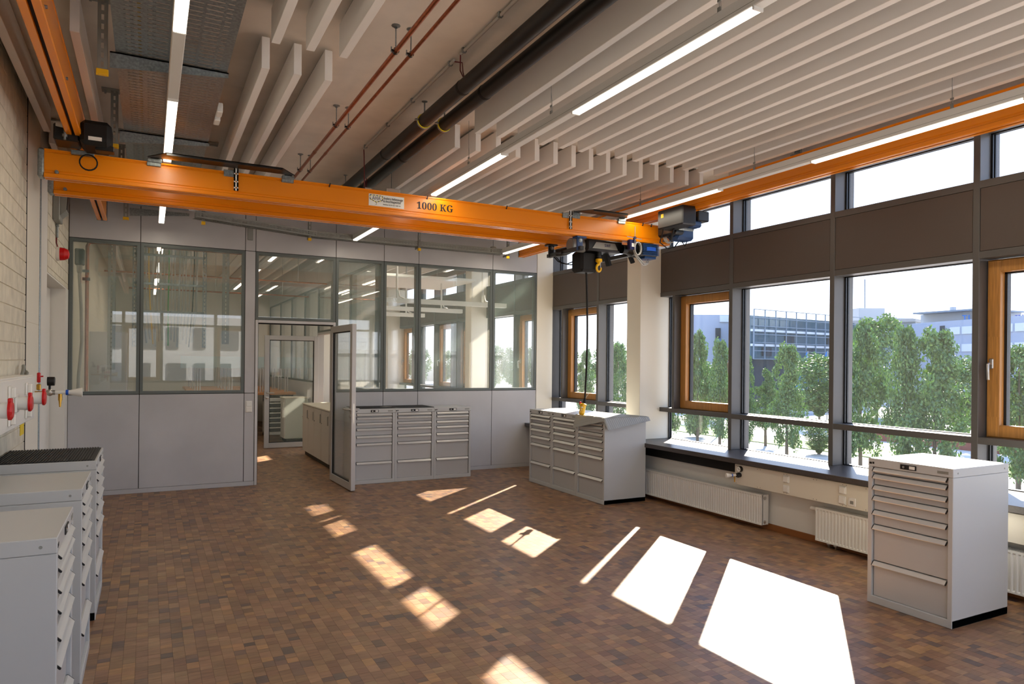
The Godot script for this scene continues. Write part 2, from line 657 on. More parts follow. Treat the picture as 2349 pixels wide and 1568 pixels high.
# a glazed unit in a wall across z (along = x) or across x (along = z): seal frame and two panes
func glazing(parent: Node, lo: Vector3, hi: Vector3, across_z: bool) -> void:
	var fr := MB.new()
	var w := 0.034
	if across_z:
		fr.box(Vector3(lo.x, lo.y, lo.z), Vector3(lo.x + w, hi.y, hi.z))
		fr.box(Vector3(hi.x - w, lo.y, lo.z), Vector3(hi.x, hi.y, hi.z))
		fr.box(Vector3(lo.x + w, lo.y, lo.z), Vector3(hi.x - w, lo.y + w, hi.z))
		fr.box(Vector3(lo.x + w, hi.y - w, lo.z), Vector3(hi.x - w, hi.y, hi.z))
	else:
		fr.box(Vector3(lo.x, lo.y, lo.z), Vector3(hi.x, hi.y, lo.z + w))
		fr.box(Vector3(lo.x, lo.y, hi.z - w), Vector3(hi.x, hi.y, hi.z))
		fr.box(Vector3(lo.x, lo.y, lo.z + w), Vector3(hi.x, lo.y + w, hi.z - w))
		fr.box(Vector3(lo.x, hi.y - w, lo.z + w), Vector3(hi.x, hi.y, hi.z - w))
	part(parent, "glazing_frame", fr, M.seal_grey)
	var g := 0.028
	for k in 2:
		var a := lo
		var b := hi
		if across_z:
			a.x += g; b.x -= g; a.y += g; b.y -= g
			a.z = hi.z - 0.016 if k == 0 else lo.z + 0.010
			b.z = a.z + 0.006
		else:
			a.z += g; b.z -= g; a.y += g; b.y -= g
			a.x = lo.x + 0.010 if k == 0 else hi.x - 0.016
			b.x = a.x + 0.006
		part(parent, "pane", MB.new().box(a, b), M.partition_glass)

func partition() -> void:
	var w := setting("wall_back")
	var z0 := ZB - 0.10
	var z1 := ZB
	var sy := 1.206
	var ty := 3.061
	var js := [-0.838, -0.097, 1.107, 1.235, 2.284, 2.967, 3.488, 4.69, 5.473]
	var g := 0.0035
	# black core that shows in the joints
	var core := MB.new()
	for i in 8:
		if i == 3:
			continue
		core.box(Vector3(js[i], 0.02, z0 + 0.012), Vector3(js[i + 1], sy, z1 - 0.012))
		core.box(Vector3(js[i], ty, z0 + 0.012), Vector3(js[i + 1], CEIL, z1 - 0.012))
	core.box(Vector3(js[3], ty, z0 + 0.012), Vector3(js[4], CEIL, z1 - 0.012))
	core.box(Vector3(js[2], sy, z0 + 0.012), Vector3(js[3], ty, z1 - 0.012))
	for i in 9:
		core.box(Vector3(js[i] - 0.006, sy if i != 3 and i != 4 else 0.0, z0 + 0.006), Vector3(js[i] + 0.006, ty, z1 - 0.006))
	part(w, "core", core, M.gap_black)
	for i in 8:
		var a: float = js[i] + g
		var b: float = js[i + 1] - g
		if i == 3:
			part(w, "panel", MB.new().bev(Vector3(a, ty + g, z0), Vector3(b, CEIL - 0.004, z1), 0.002), M.wall_panel)
			continue
		part(w, "panel", MB.new().bev(Vector3(a, 0.058, z0), Vector3(b, sy - g, z1), 0.002), M.wall_panel)
		part(w, "panel", MB.new().bev(Vector3(a, ty + g, z0), Vector3(b, CEIL - 0.004, z1), 0.002), M.wall_panel)
		if i == 2:
			part(w, "panel", MB.new().bev(Vector3(a, sy + g, z0), Vector3(b, ty - g, z1), 0.002), M.wall_panel)
		else:
			glazing(w, Vector3(a, sy + g, z0 + 0.004), Vector3(b, ty - g, z1 - 0.001), true)
	glazing(w, Vector3(js[3] + g, 2.172, z0 + 0.004), Vector3(js[4] - g, ty - g, z1 - 0.001), true)
	setting("baseboard_back", MB.new().bev(Vector3(js[0], 0.0, z0 - 0.004), Vector3(js[3], 0.055, z1 + 0.004), 0.002).bev(Vector3(js[4], 0.0, z0 - 0.004), Vector3(js[8], 0.055, z1 + 0.004), 0.002), M.wall_panel)
	# the corner pilaster by the windows
	setting("trim_1", MB.new().box(Vector3(5.473, 0.0, ZB - 0.12), Vector3(XF + 0.2, CEIL, ZB + 0.006)), M.cream_smooth)
	# door frame and the open glazed leaf
	var d := setting("door_2")
	part(d, "door_frame", MB.new().bev(Vector3(1.237, 0, z0 - 0.01), Vector3(1.272, 2.168, z1 + 0.012), 0.003).bev(Vector3(2.252, 0, z0 - 0.01), Vector3(2.284, 2.168, z1 + 0.012), 0.003).bev(Vector3(1.272, 2.128, z0 - 0.01), Vector3(2.252, 2.168, z1 + 0.012), 0.003), M.alu_frame)
	part(d, "seal", MB.new().box(Vector3(1.272, 0, z0), Vector3(1.279, 2.128, z1 - 0.02)).box(Vector3(1.272, 2.116, z0), Vector3(2.252, 2.128, z1 - 0.02)), M.gap_black)
	var leaf := Vector3(2.246, 0.0, ZB + 0.005)
	door_leaf(d, leaf, Vector3(0.036, 0, 1.0).normalized(), 1.0, 2.105, Vector3(-1, 0, 0))
	var sw := thing("light_switch", "white double rocker switch on the narrow panel beside the open door", "switch", Vector3(1.166, 1.03, ZB))
	part(sw, "frame", MB.new().bev(Vector3(-0.04, -0.075, 0), Vector3(0.04, 0.075, 0.009), 0.004), M.white_plastic)
	for k in 2:
		part(sw, "rocker", MB.new().bev(Vector3(-0.03, -0.066 + k * 0.07, 0.006), Vector3(0.03, -0.004 + k * 0.07, 0.014), 0.003), M.white_plastic)
	single("wall_speaker", MB.new().bev(Vector3(1.130, 3.200, ZB), Vector3(1.198, 3.36, ZB + 0.012), 0.004), M.zinc_dull, "grey flush speaker grille high on the narrow partition panel", "speaker")

# a glazed aluminium door leaf: hinge at o, running along dir, thickness towards side
func door_leaf(parent: Node, o: Vector3, dir: Vector3, width: float, height: float, side: Vector3) -> void:
	var b := Basis(dir, Vector3.UP, dir.cross(Vector3.UP))
	var t := 0.055
	var mid := func(u0: float, u1: float, y0: float, y1: float) -> Array:
		return [o + dir * (u0 + u1) / 2 + Vector3.UP * (y0 + y1) / 2, Vector3(u1 - u0, y1 - y0, t)]
	var fr := MB.new()
	for q in [[0.0, 0.085, 0.012, height], [width - 0.085, width, 0.012, height], [0.085, width - 0.085, 0.012, 0.105], [0.085, width - 0.085, height - 0.085, height]]:
		var k: Array = mid.call(q[0], q[1], q[2], q[3])
		fr.bevo(k[0], k[1], 0.003, b)
	var leaf := part(parent, "leaf_frame", fr, M.alu_frame)
	var bead := MB.new()
	for q in [[0.085, 0.097, 0.105, height - 0.085], [width - 0.097, width - 0.085, 0.105, height - 0.085], [0.097, width - 0.097, 0.105, 0.117], [0.097, width - 0.097, height - 0.097, height - 0.085]]:
		var k: Array = mid.call(q[0], q[1], q[2], q[3])
		bead.obox(k[0], Vector3(k[1].x, k[1].y, 0.032), b)
	part(leaf, "glazing_bead", bead, M.gap_black)
	var gk: Array = mid.call(0.09, width - 0.09, 0.11, height - 0.09)
	part(leaf, "pane", MB.new().obox(gk[0], Vector3(gk[1].x, gk[1].y, 0.012), b), M.partition_glass)
	var hw := MB.new()
	for s in [-1.0, 1.0]:
		var n: Vector3 = b.z * s
		var c: Vector3 = o + dir * (width - 0.043) + Vector3.UP * 1.03
		hw.lathe(c + n * t / 2, n, [[0.0001, 0.009], [0.026, 0.009], [0.026, 0.0]])
		hw.tube([c + n * t / 2, c + n * (t / 2 + 0.05), c + n * (t / 2 + 0.058) - dir * 0.012, c + n * (t / 2 + 0.058) - dir * 0.125], 0.010, 8)
		var c2: Vector3 = c - Vector3.UP * 0.085
		hw.lathe(c2 + n * t / 2, n, [[0.0001, 0.016], [0.018, 0.014], [0.026, 0.008], [0.026, 0.0]])
	part(leaf, "lever_handle", hw, M.steel_handle)
	part(leaf, "lock_plate", MB.new().obox(o + dir * (width + 0.001) + Vector3.UP * 0.98, Vector3(0.003, 0.24, 0.024), b), M.steel_handle)

# ------------------------------------------------------------------ the window wall
func wood_sash(parent: Node, za: float, zb: float, handle_far: bool) -> void:
	var y0 := 1.095
	var y1 := 2.470
	var x0 := 5.855
	var x1 := 5.945
	var s := 0.092
	var fr := MB.new()
	fr.bev(Vector3(x0, y0, za), Vector3(x1, y1, za + s), 0.004)
	fr.bev(Vector3(x0, y0, zb - s), Vector3(x1, y1, zb), 0.004)
	fr.bev(Vector3(x0, y0, za + s), Vector3(x1, y0 + s, zb - s), 0.004)
	fr.bev(Vector3(x0, y1 - s, za + s), Vector3(x1, y1, zb - s), 0.004)
	part(parent, "wood_sash", fr, M.wood_frame)
	var rb := MB.new()
	var e := 0.016
	rb.box(Vector3(x0 + 0.014, y0 - 0.006, za - 0.006), Vector3(x1, y1 + 0.008, za + e))
	rb.box(Vector3(x0 + 0.014, y0 - 0.006, zb - e), Vector3(x1, y1 + 0.008, zb + 0.006))
	rb.box(Vector3(x0 + 0.014, y0 - 0.006, za + e), Vector3(x1, y0 + e, zb - e))
	rb.box(Vector3(x0 + 0.014, y1 - e, za + e), Vector3(x1, y1 + 0.008, zb - e))
	part(parent, "wood_rebate", rb, M.wood_frame)
	var gk := MB.new()
	gk.box(Vector3(x1 - 0.03, y0 + s, za + s), Vector3(x1 + 0.02, y1 - s, za + s + 0.02))
	gk.box(Vector3(x1 - 0.03, y0 + s, zb - s - 0.02), Vector3(x1 + 0.02, y1 - s, zb - s))
	gk.box(Vector3(x1 - 0.03, y1 - s - 0.012, za + s), Vector3(x1 + 0.02, y1 - s, zb - s))
	part(parent, "gasket", gk, M.gasket)
	part(parent, "pane", MB.new().box(Vector3(x1 - 0.012, y0 + s - 0.01, za + s - 0.01), Vector3(x1, y1 - s + 0.01, zb - s + 0.01)), M.glass)
	var hz := za + s * 0.36 if handle_far else zb - s * 0.36
	var h := MB.new()
	h.bev(Vector3(x0 - 0.012, 1.625, hz - 0.016), Vector3(x0, 1.705, hz + 0.016), 0.006)
	h.tube([Vector3(x0 - 0.01, 1.665, hz), Vector3(x0 - 0.045, 1.665, hz), Vector3(x0 - 0.055, 1.655, hz), Vector3(x0 - 0.052, 1.60, hz), Vector3(x0 - 0.046, 1.54, hz)], 0.011, 8)
	part(parent, "handle", h, M.steel_handle)

func fixed_pane(parent: Node, za: float, zb: float, y0: float, y1: float) -> void:
	var x0 := 5.905
	var x1 := 5.955
	var e := 0.014
	var g := MB.new()
	for k in 2:
		var xa := x0 + k * 0.026
		g.box(Vector3(xa, y0, za), Vector3(xa + 0.018, y1, za + e + k * 0.006))
		g.box(Vector3(xa, y0, zb - e - k * 0.006), Vector3(xa + 0.018, y1, zb))
		g.box(Vector3(xa, y0, za), Vector3(xa + 0.018, y0 + e * 0.5, zb))
		g.box(Vector3(xa, y1 - e * 0.6, za), Vector3(xa + 0.018, y1, zb))
	part(parent, "gasket", g, M.gasket)
	part(parent, "pane", MB.new().box(Vector3(5.935, y0, za), Vector3(5.947, y1, zb)), M.glass)

func window_wall() -> void:
	var w := setting("wall_right")
	part(w, "parapet", MB.new().box(Vector3(5.5, 0, -19.6), Vector3(6.05, 0.64, 0.75)), M.plaster_white)
	part(w, "sill", MB.new().bev(Vector3(5.265, 0.64, -19.6), Vector3(5.93, 0.69, -9.66), 0.003).bev(Vector3(5.265, 0.64, -9.64), Vector3(5.93, 0.69, 0.45), 0.003).box(Vector3(5.93, 0.60, -19.6), Vector3(6.10, 0.675, 0.75)), M.sill_stone)
	part(w, "cover_strip", MB.new().box(Vector3(5.455, 0.513, -9.64), Vector3(5.5, 0.64, -5.262)), M.gap_black)
	setting("baseboard_right", MB.new().bev(Vector3(5.484, 0.0, -9.64), Vector3(5.5, 0.062, 0.45), 0.002), M.skirting_wood)
	# columns that stand on the sill line
	for z in [-7.116, -12.27, -17.47]:
		part(w, "column", MB.new().bev(Vector3(5.445, 0.69, z - 0.139), Vector3(5.95, CEIL, z + 0.139), 0.004), M.cream_smooth)
	# frame members
	var zs := []
	var z := -0.57
	while z > -19.6:
		zs.append(z)
		z -= 1.3
	var y_of := [1.037, 1.089, 2.488, 2.542, 3.038, 3.095, 3.486]
	var rails := MB.new()
	for q in [[1.037, 1.089], [2.488, 2.542], [3.038, 3.095]]:
		rails.box(Vector3(XF, q[0], -19.6), Vector3(5.955, q[1], 0.45))
	rails.box(Vector3(XF, 3.486, -19.6), Vector3(5.955, CEIL, 0.45))
	part(w, "rail", rails, M.window_grey)
	part(w, "blind_box", MB.new().box(Vector3(5.97, 2.527, -19.6), Vector3(6.13, 3.06, 0.75)).box(Vector3(5.97, 3.562, -19.6), Vector3(6.13, 4.15, 0.75)), M.panel_brown)
	part(w, "spandrel_core", MB.new().box(Vector3(XF + 0.02, 2.542, -19.6), Vector3(5.97, 3.038, 0.75)), M.gap_black)
	for i in zs.size():
		var p: float = zs[i]
		if absf(p + 7.07) > 0.01 and absf(p + 12.27) > 0.01 and absf(p + 17.47) > 0.01:
			part(w, "post", MB.new().bev(Vector3(XF - 0.002, 0.69, p - 0.026), Vector3(5.955, CEIL, p + 0.026), 0.003).box(Vector3(5.955, 0.69, p - 0.025), Vector3(6.03, 3.56, p + 0.025)), M.window_grey)  # outer cap deepened to block a thin streak of sun on the floor
		part(w, "spandrel_panel", MB.new().bev(Vector3(XF + 0.003, 2.5445, p + 0.0285), Vector3(XF + 0.03, 3.0355, p + 1.2715), 0.002), M.panel_brown)
	# panes: wood casements stand in some bays, with a narrow light beside them
	var n := 1
	for i in zs.size():
		var a: float = zs[i] + 0.026
		var b: float = zs[i] + 1.274
		if b > 0.45:
			b = 0.44
		var win := setting("window_%d" % n)
		n += 1
		for col in [-7.116, -12.27, -17.47]:
			if absf(zs[i] - col) < 0.1:
				a = col + 0.139
			if absf(zs[i] + 1.3 - col) < 0.1:
				b = col - 0.139
		if b - a < 0.1:
			continue
		fixed_pane(win, a, b, 0.69, 1.037)
		fixed_pane(win, a, b, 3.095, 3.486)
		var wood: Vector2
		var far := false
		match i:
			2: wood = Vector2(-3.132, -2.23); far = true
			5: wood = Vector2(-6.70, -5.805)
			7: wood = Vector2(-9.32, -8.405)
			8: wood = Vector2(-10.93, -10.04); far = true
			11: wood = Vector2(-14.80, -13.9); far = true
			13: wood = Vector2(-17.3, -16.4); far = true
		if wood == Vector2.ZERO:
			fixed_pane(win, a, b, 1.089, 2.488)
			continue
		wood = Vector2(maxf(wood.x, a + 0.004), minf(wood.y, b - 0.004))
		wood_sash(win, wood.x, wood.y, far)
		var mull := MB.new()
		if wood.x - a > 0.12:
			mull.bev(Vector3(XF, 1.089, wood.x - 0.05), Vector3(5.955, 2.488, wood.x - 0.005), 0.003)
			fixed_pane(win, a, wood.x - 0.05, 1.089, 2.488)
		if b - wood.y > 0.12:
			mull.bev(Vector3(XF, 1.089, wood.y + 0.005), Vector3(5.955, 2.488, wood.y + 0.05), 0.003)
			fixed_pane(win, wood.y + 0.05, b, 1.089, 2.488)
		if mull.v.size() > 0:
			part(win, "mullion", mull, M.window_grey)

func rear_wall() -> void:
	var w := setting("wall_rear")
	part(w, "parapet", MB.new().box(Vector3(-1.3, 0, 0.45), Vector3(6.05, 1.04, 0.75)), M.plaster_white)
	part(w, "lintel", MB.new().box(Vector3(-1.3, 2.86, 0.45), Vector3(6.05, CEIL, 0.75)), M.panel_brown)
	part(w, "rail", MB.new().box(Vector3(-1.3, 1.04, 0.45), Vector3(6.05, 1.09, 0.62)).box(Vector3(-1.3, 2.49, 0.45), Vector3(6.05, 2.54, 0.62)).box(Vector3(-1.3, 2.82, 0.45), Vector3(6.05, 2.86, 0.62)), M.window_grey)
	var xs := [-0.84, -0.56, 0.29, 1.56, 2.44, 3.70, 4.58, 5.74]
	for x in xs:
		part(w, "post", MB.new().box(Vector3(x - 0.035, 1.04, 0.45), Vector3(x + 0.035, 2.86, 0.62)), M.window_grey)
	for i in xs.size() - 1:
		var win := setting("window_%d" % (40 + i))
		var a: float = xs[i] + 0.035
		var b: float = xs[i + 1] - 0.035
		part(win, "pane", MB.new().box(Vector3(a, 2.54, 0.59), Vector3(b, 2.82, 0.602)), M.glass)
		if i == 1 or i == 3 or i == 5:
			var s := 0.085
			part(win, "wood_sash", MB.new().bev(Vector3(a, 1.095, 0.52), Vector3(a + s, 2.485, 0.61), 0.004).bev(Vector3(b - s, 1.095, 0.52), Vector3(b, 2.485, 0.61), 0.004).bev(Vector3(a + s, 1.095, 0.52), Vector3(b - s, 1.095 + s, 0.61), 0.004).bev(Vector3(a + s, 2.485 - s, 0.52), Vector3(b - s, 2.485, 0.61), 0.004), M.wood_frame)
			a += s
			b -= s
			part(win, "pane", MB.new().box(Vector3(a, 1.18, 0.59), Vector3(b, 2.40, 0.602)), M.glass)
		else:
			part(win, "pane", MB.new().box(Vector3(a, 1.09, 0.59), Vector3(b, 2.49, 0.602)), M.glass)

# ------------------------------------------------------------------ ceiling baffles
func baffle(x: float, za: float, zb: float, label: String, group: String) -> void:
	var o := thing("ceiling_baffle", label, "baffle", Vector3(x + 0.025, 3.51, (za + zb) / 2), 0.0, group)
	var l := zb - za
	part(o, "panel", MB.new().bev(Vector3(-0.025, 0, -l / 2), Vector3(0.025, 0.202, l / 2), 0.002), M.baffle)
	part(o, "fixing_rail", MB.new().box(Vector3(-0.015, 0.202, -l / 2 + 0.10), Vector3(0.015, 0.225, l / 2 - 0.10)), M.zinc_dull)

func baffles() -> void:
	for n in 15:
		var x := 2.35 + 0.2 * n
		baffle(x, -5.206, 0.42, "white acoustic baffle in the wide ceiling field beside the windows, near row", "near row of window-side baffles")
		baffle(x, -9.52, -5.62, "white acoustic baffle in the wide ceiling field beside the windows, row behind the crane", "far row of window-side baffles")
	for x in [0.625, 0.825, 1.025]:
		baffle(x, -4.306, 0.42, "white acoustic baffle in the group of three beside copper pipes, front row", "front baffles beside the copper pipes")
		baffle(x, -9.52, -4.70, "white acoustic baffle in the group of three beside copper pipes, long rear row", "rear baffles beside the copper pipes")
	baffle(-0.4166, -9.52, -4.707, "single white acoustic baffle between crane rail and cable tray", "")
	baffle(-0.4166, -4.3, 0.42, "single white acoustic baffle between rail and tray, front piece", "")
	baffle(-0.785, -6.90, 0.42, "white acoustic baffle along the block wall, long front piece", "")
	baffle(-0.785, -9.52, -7.25, "white acoustic baffle along the block wall, short piece over the door", "")
	# the same in the rooms behind the partition
	for n in 10:
		baffle(-0.55 + 0.3 * n if n < 5 else 1.55 + 0.25 * (n - 5), -19.4, -9.95, "white acoustic baffle under the ceiling of the workshop behind the partition", "baffles of the workshop behind")
	for n in 6:
		baffle(3.15 + 0.4 * n, -19.4, -9.95, "white acoustic baffle under the ceiling of the room behind the glass", "baffles of the room behind")

# ------------------------------------------------------------------ crane
func girder_profile(h: float, k: float) -> PackedVector2Array:
	var right := [[0.012, 0.0], [0.050, 0.0], [0.056, 0.005], [0.056, 0.030], [0.042, 0.037], [0.042, 0.050], [0.048, 0.056], [0.048, h - 0.026], [0.043, h - 0.021], [0.043, h - 0.015], [0.050, h - 0.011], [0.050, h]]
	var p := PackedVector2Array()
	for q in right:
		p.append(Vector2(q[0] * k, q[1]))
	for i in range(right.size() - 1, -1, -1):
		p.append(Vector2(-right[i][0] * k, right[i][1]))
	p.append(Vector2(-0.012 * k, 0.06))
	p.append(Vector2(0.012 * k, 0.06))
	return p

func crane() -> void:
	# runway rails, along z, hung from the ceiling
	for s in 2:
		var cx: float = [-0.496, 5.08][s]
		var r := thing("crane_rail", ["orange crane runway rail beside the block wall", "orange crane runway rail above the windows"][s], "rail", Vector3(cx, 3.255, 0))
		part(r, "profile", MB.new().prism(girder_profile(0.235, 0.9), Vector3(0, 0, -9.45), Vector3.RIGHT, Vector3.UP, Vector3(0, 0, 9.85)), M.crane_orange)
		part(r, "end_plate", MB.new().bev(Vector3(-0.055, -0.004, -9.462), Vector3(0.055, 0.238, -9.45), 0.002), M.zinc)
		for z in [-1.2, -4.3, -7.6, -9.2]:
			part(r, "ceiling_bracket", MB.new().box(Vector3(-0.04, 0.235, z - 0.05), Vector3(0.04, 0.25, z + 0.05)).box(Vector3(-0.012, 0.25, z - 0.03), Vector3(0.012, 0.48, z + 0.03)), M.zinc)
		for z in [-3.55, -3.95, -4.9]:
			part(r, "rail_bolt", MB.new().lathe(Vector3(0.05, 0.045, z), Vector3.RIGHT, [[0.009, -0.01], [0.009, 0.008], [0.0001, 0.008]], 6), M.zinc)
		var slot := MB.new().box(Vector3(-0.0105, 0.02, -9.4), Vector3(0.0105, 0.058, 0.39))  # black filling that stands in for the shade inside the slot
		part(r, "slot_shade", slot, M.black_matt)
	# the bridge: two girders with their fittings
	var b := thing("crane_bridge", "orange double girder crane bridge lettered 1000 KG", "crane", Vector3(0, 2.985, -6.25))
	for k in 2:
		var z: float = [0.0, -0.59][k]
		var g := part(b, "girder", MB.new().prism(girder_profile(0.211, 1.0), Vector3(-0.70, 0, z), Vector3.BACK, Vector3.UP, Vector3(5.942, 0, 0)), M.crane_orange)
		part(g, "end_cap", MB.new().bev(Vector3(-0.742, 0.0, z - 0.058), Vector3(-0.70, 0.214, z + 0.058), 0.012), M.zinc)
		part(g, "end_cap", MB.new().bev(Vector3(5.242, 0.004, z - 0.054), Vector3(5.262, 0.207, z + 0.054), 0.006), M.zinc)
		for x in [-0.62, 5.16]:
			part(g, "end_stop", MB.new().lathe(Vector3(x, 0.044, z + 0.04), Vector3.BACK, [[0.014, 0.0], [0.014, 0.022], [0.009, 0.022], [0.009, 0.03], [0.0001, 0.03]], 8), M.zinc)
	# stops clamped on the girder: an angle and a perforated strap
	for x in [0.613, 3.885]:
		var c := MB.new()
		c.bev(Vector3(x - 0.075, 0.168, 0.046), Vector3(x + 0.0, 0.222, 0.062), 0.002)
		c.box(Vector3(x - 0.075, 0.211, -0.04), Vector3(x + 0.0, 0.222, 0.06))
		var cl := part(b, "clamp", c, M.zinc)
		var st := MB.new()
		for q in [[0.245, 0.20], [0.19, 0.135], [0.125, 0.085], [0.075, 0.055]]:
			st.box(Vector3(x, q[1], 0.066), Vector3(x + 0.036, q[0], 0.070))
		st.box(Vector3(x, 0.055, 0.066), Vector3(x + 0.012, 0.245, 0.070))
		st.box(Vector3(x + 0.024, 0.055, 0.066), Vector3(x + 0.036, 0.245, 0.070))
		part(cl, "strap", st, M.lamp_body)
	# black stiffening plates on zinc clamps, in front of the girder top
	for q in [[-0.02, 1.10], [3.93, 4.62]]:
		var f := MB.new()
		f.prism(PackedVector2Array([Vector2(q[0], 0.085), Vector2(q[1], 0.085), Vector2(q[1] - 0.13, 0.27), Vector2(q[0] + 0.13, 0.27)]), Vector3(0, 0.236, 0), Vector3.RIGHT, Vector3.BACK, Vector3(0, 0.006, 0))
		f.prism(PackedVector2Array([Vector2(q[0] + 0.13, 0.264), Vector2(q[1] - 0.13, 0.264), Vector2(q[1] - 0.13, 0.27), Vector2(q[0] + 0.13, 0.27)]), Vector3(0, 0.222, 0), Vector3.RIGHT, Vector3.BACK, Vector3(0, 0.020, 0))
		for x in [q[0] + 0.05, q[1] - 0.05]:
			f.box(Vector3(x - 0.03, 0.236, 0.0), Vector3(x + 0.03, 0.242, 0.10))
		var fr := part(b, "brace_plate", f, M.black_plastic)
		for x in [q[0] + 0.05, q[1] - 0.05]:
			var c := MB.new()
			c.bev(Vector3(x - 0.05, 0.205, 0.02), Vector3(x + 0.05, 0.236, 0.066), 0.004)
			c.bev(Vector3(x - 0.055, 0.176, 0.044), Vector3(x + 0.045, 0.206, 0.064), 0.004)
			c.lathe(Vector3(x - 0.02, 0.236, 0.04), Vector3.UP, [[0.011, 0], [0.011, 0.02], [0.0001, 0.02]], 6)
			part(fr, "clamp", c, M.zinc)
	# black cable ties along the top edge
	for x in [1.405, 2.32, 3.16, 4.86, 4.98]:
		part(b, "cable_tie", MB.new().obox(Vector3(x, 0.202, 0.05), Vector3(0.008, 0.036, 0.012), Basis(Vector3.BACK, -0.25)), M.black_matt)
	# the plate of the maker, and the load
	var plate := part(b, "maker_plate", MB.new().box(Vector3(1.757, 0.066, 0.047), Vector3(2.09, 0.172, 0.0505)), M.label_white)
	maker_print(plate)
	var t := text_mesh("1000 KG", 0.066, 0.002, true, true)
	var kg := part(b, "load_lettering", t, M.print_black)
	kg.position = Vector3(2.397, 0.119, 0.0495)
	# left drive on the runway
	var ld := part(b, "travel_drive", MB.new().bev(Vector3(-0.455, 0.205, 0.06), Vector3(-0.255, 0.385, 0.36), 0.03), M.black_matt)
	part(ld, "gearbox", MB.new().bev(Vector3(-0.62, 0.225, 0.08), Vector3(-0.46, 0.345, 0.30), 0.01), M.black_plastic)
	part(ld, "buffer_roller", MB.new().tube([Vector3(-0.60, 0.33, 0.33), Vector3(-0.465, 0.315, 0.33)], 0.020, 10), M.conduit_grey)
	part(ld, "bolt", MB.new().tube([Vector3(-0.545, 0.36, 0.335), Vector3(-0.545, 0.22, 0.335)], 0.008, 8).lathe(Vector3(-0.545, 0.24, 0.335), Vector3.UP, [[0.018, 0], [0.018, 0.018], [0.0001, 0.018]], 6), M.zinc)
	part(ld, "mounting", MB.new().bev(Vector3(-0.53, 0.19, 0.03), Vector3(-0.38, 0.225, 0.075), 0.004), M.zinc)
	part(ld, "connector", MB.new().bev(Vector3(-0.36, 0.185, 0.20), Vector3(-0.24, 0.225, 0.30), 0.004), M.black_plastic)
	part(ld, "rating_plate", MB.new().box(Vector3(-0.40, 0.235, 0.3605), Vector3(-0.315, 0.262, 0.3625)), M.label_white)
	var lp := []
	for i in 19:
		var a := PI * 0.5 + TAU * i / 18.0
		lp.append(Vector3(-0.415 + 0.058 * cos(a), 0.135 + 0.058 * sin(a), 0.09))
	part(ld, "cable_loop", MB.new().tube(lp, 0.006, 6, false), M.black_matt)
	# right end: control box, blue drive and cable loops
	var rd := part(b, "control_box", MB.new().bev(Vector3(4.86, 0.10, 0.30), Vector3(5.05, 0.30, 0.70), 0.012), M.black_plastic)
	part(rd, "warning_label", MB.new().box(Vector3(4.8585, 0.215, 0.36), Vector3(4.86, 0.255, 0.40)), M.sticker_yellow)
	part(rd, "drive_motor", MB.new().bev(Vector3(5.10, 0.02, 0.16), Vector3(5.36, 0.18, 0.34), 0.03).bev(Vector3(5.16, 0.13, 0.34), Vector3(5.30, 0.25, 0.52), 0.02), M.crane_blue)
	part(rd, "gearbox", MB.new().bev(Vector3(5.02, 0.06, 0.10), Vector3(5.16, 0.22, 0.40), 0.02).bev(Vector3(5.20, 0.19, 0.44), Vector3(5.36, 0.30, 0.56), 0.01), M.black_plastic)
	part(rd, "shaft", MB.new().tube([Vector3(5.05, 0.12, 0.42), Vector3(5.25, 0.12, 0.42)], 0.022, 10), M.zinc)
	for k in 4:
		var cp := []
		for i in 15:
			var a := TAU * i / 14.0 + 0.6
			cp.append(Vector3(5.13 + 0.068 * cos(a), 0.075 + 0.075 * sin(a), 0.16 + k * 0.013))
		part(rd, "cable_coil", MB.new().tube(cp, 0.006, 6, false), M.cable_grey)
	var hang := MB.new()
	hang.tube([Vector3(4.90, 0.10, 0.35), Vector3(4.98, -0.01, 0.20), Vector3(5.14, -0.06, 0.14), Vector3(5.24, -0.03, 0.14), Vector3(5.29, 0.06, 0.18)], 0.007, 6)
	hang.tube([Vector3(4.96, 0.10, 0.45), Vector3(5.02, 0.0, 0.34), Vector3(5.06, 0.05, 0.26)], 0.012, 6)
	hang.tube([Vector3(5.24, 0.04, 0.24), Vector3(5.30, -0.03, 0.24), Vector3(5.33, 0.05, 0.26)], 0.007, 6)
	part(rd, "hanging_cable", hang, M.black_matt)
	hoist()

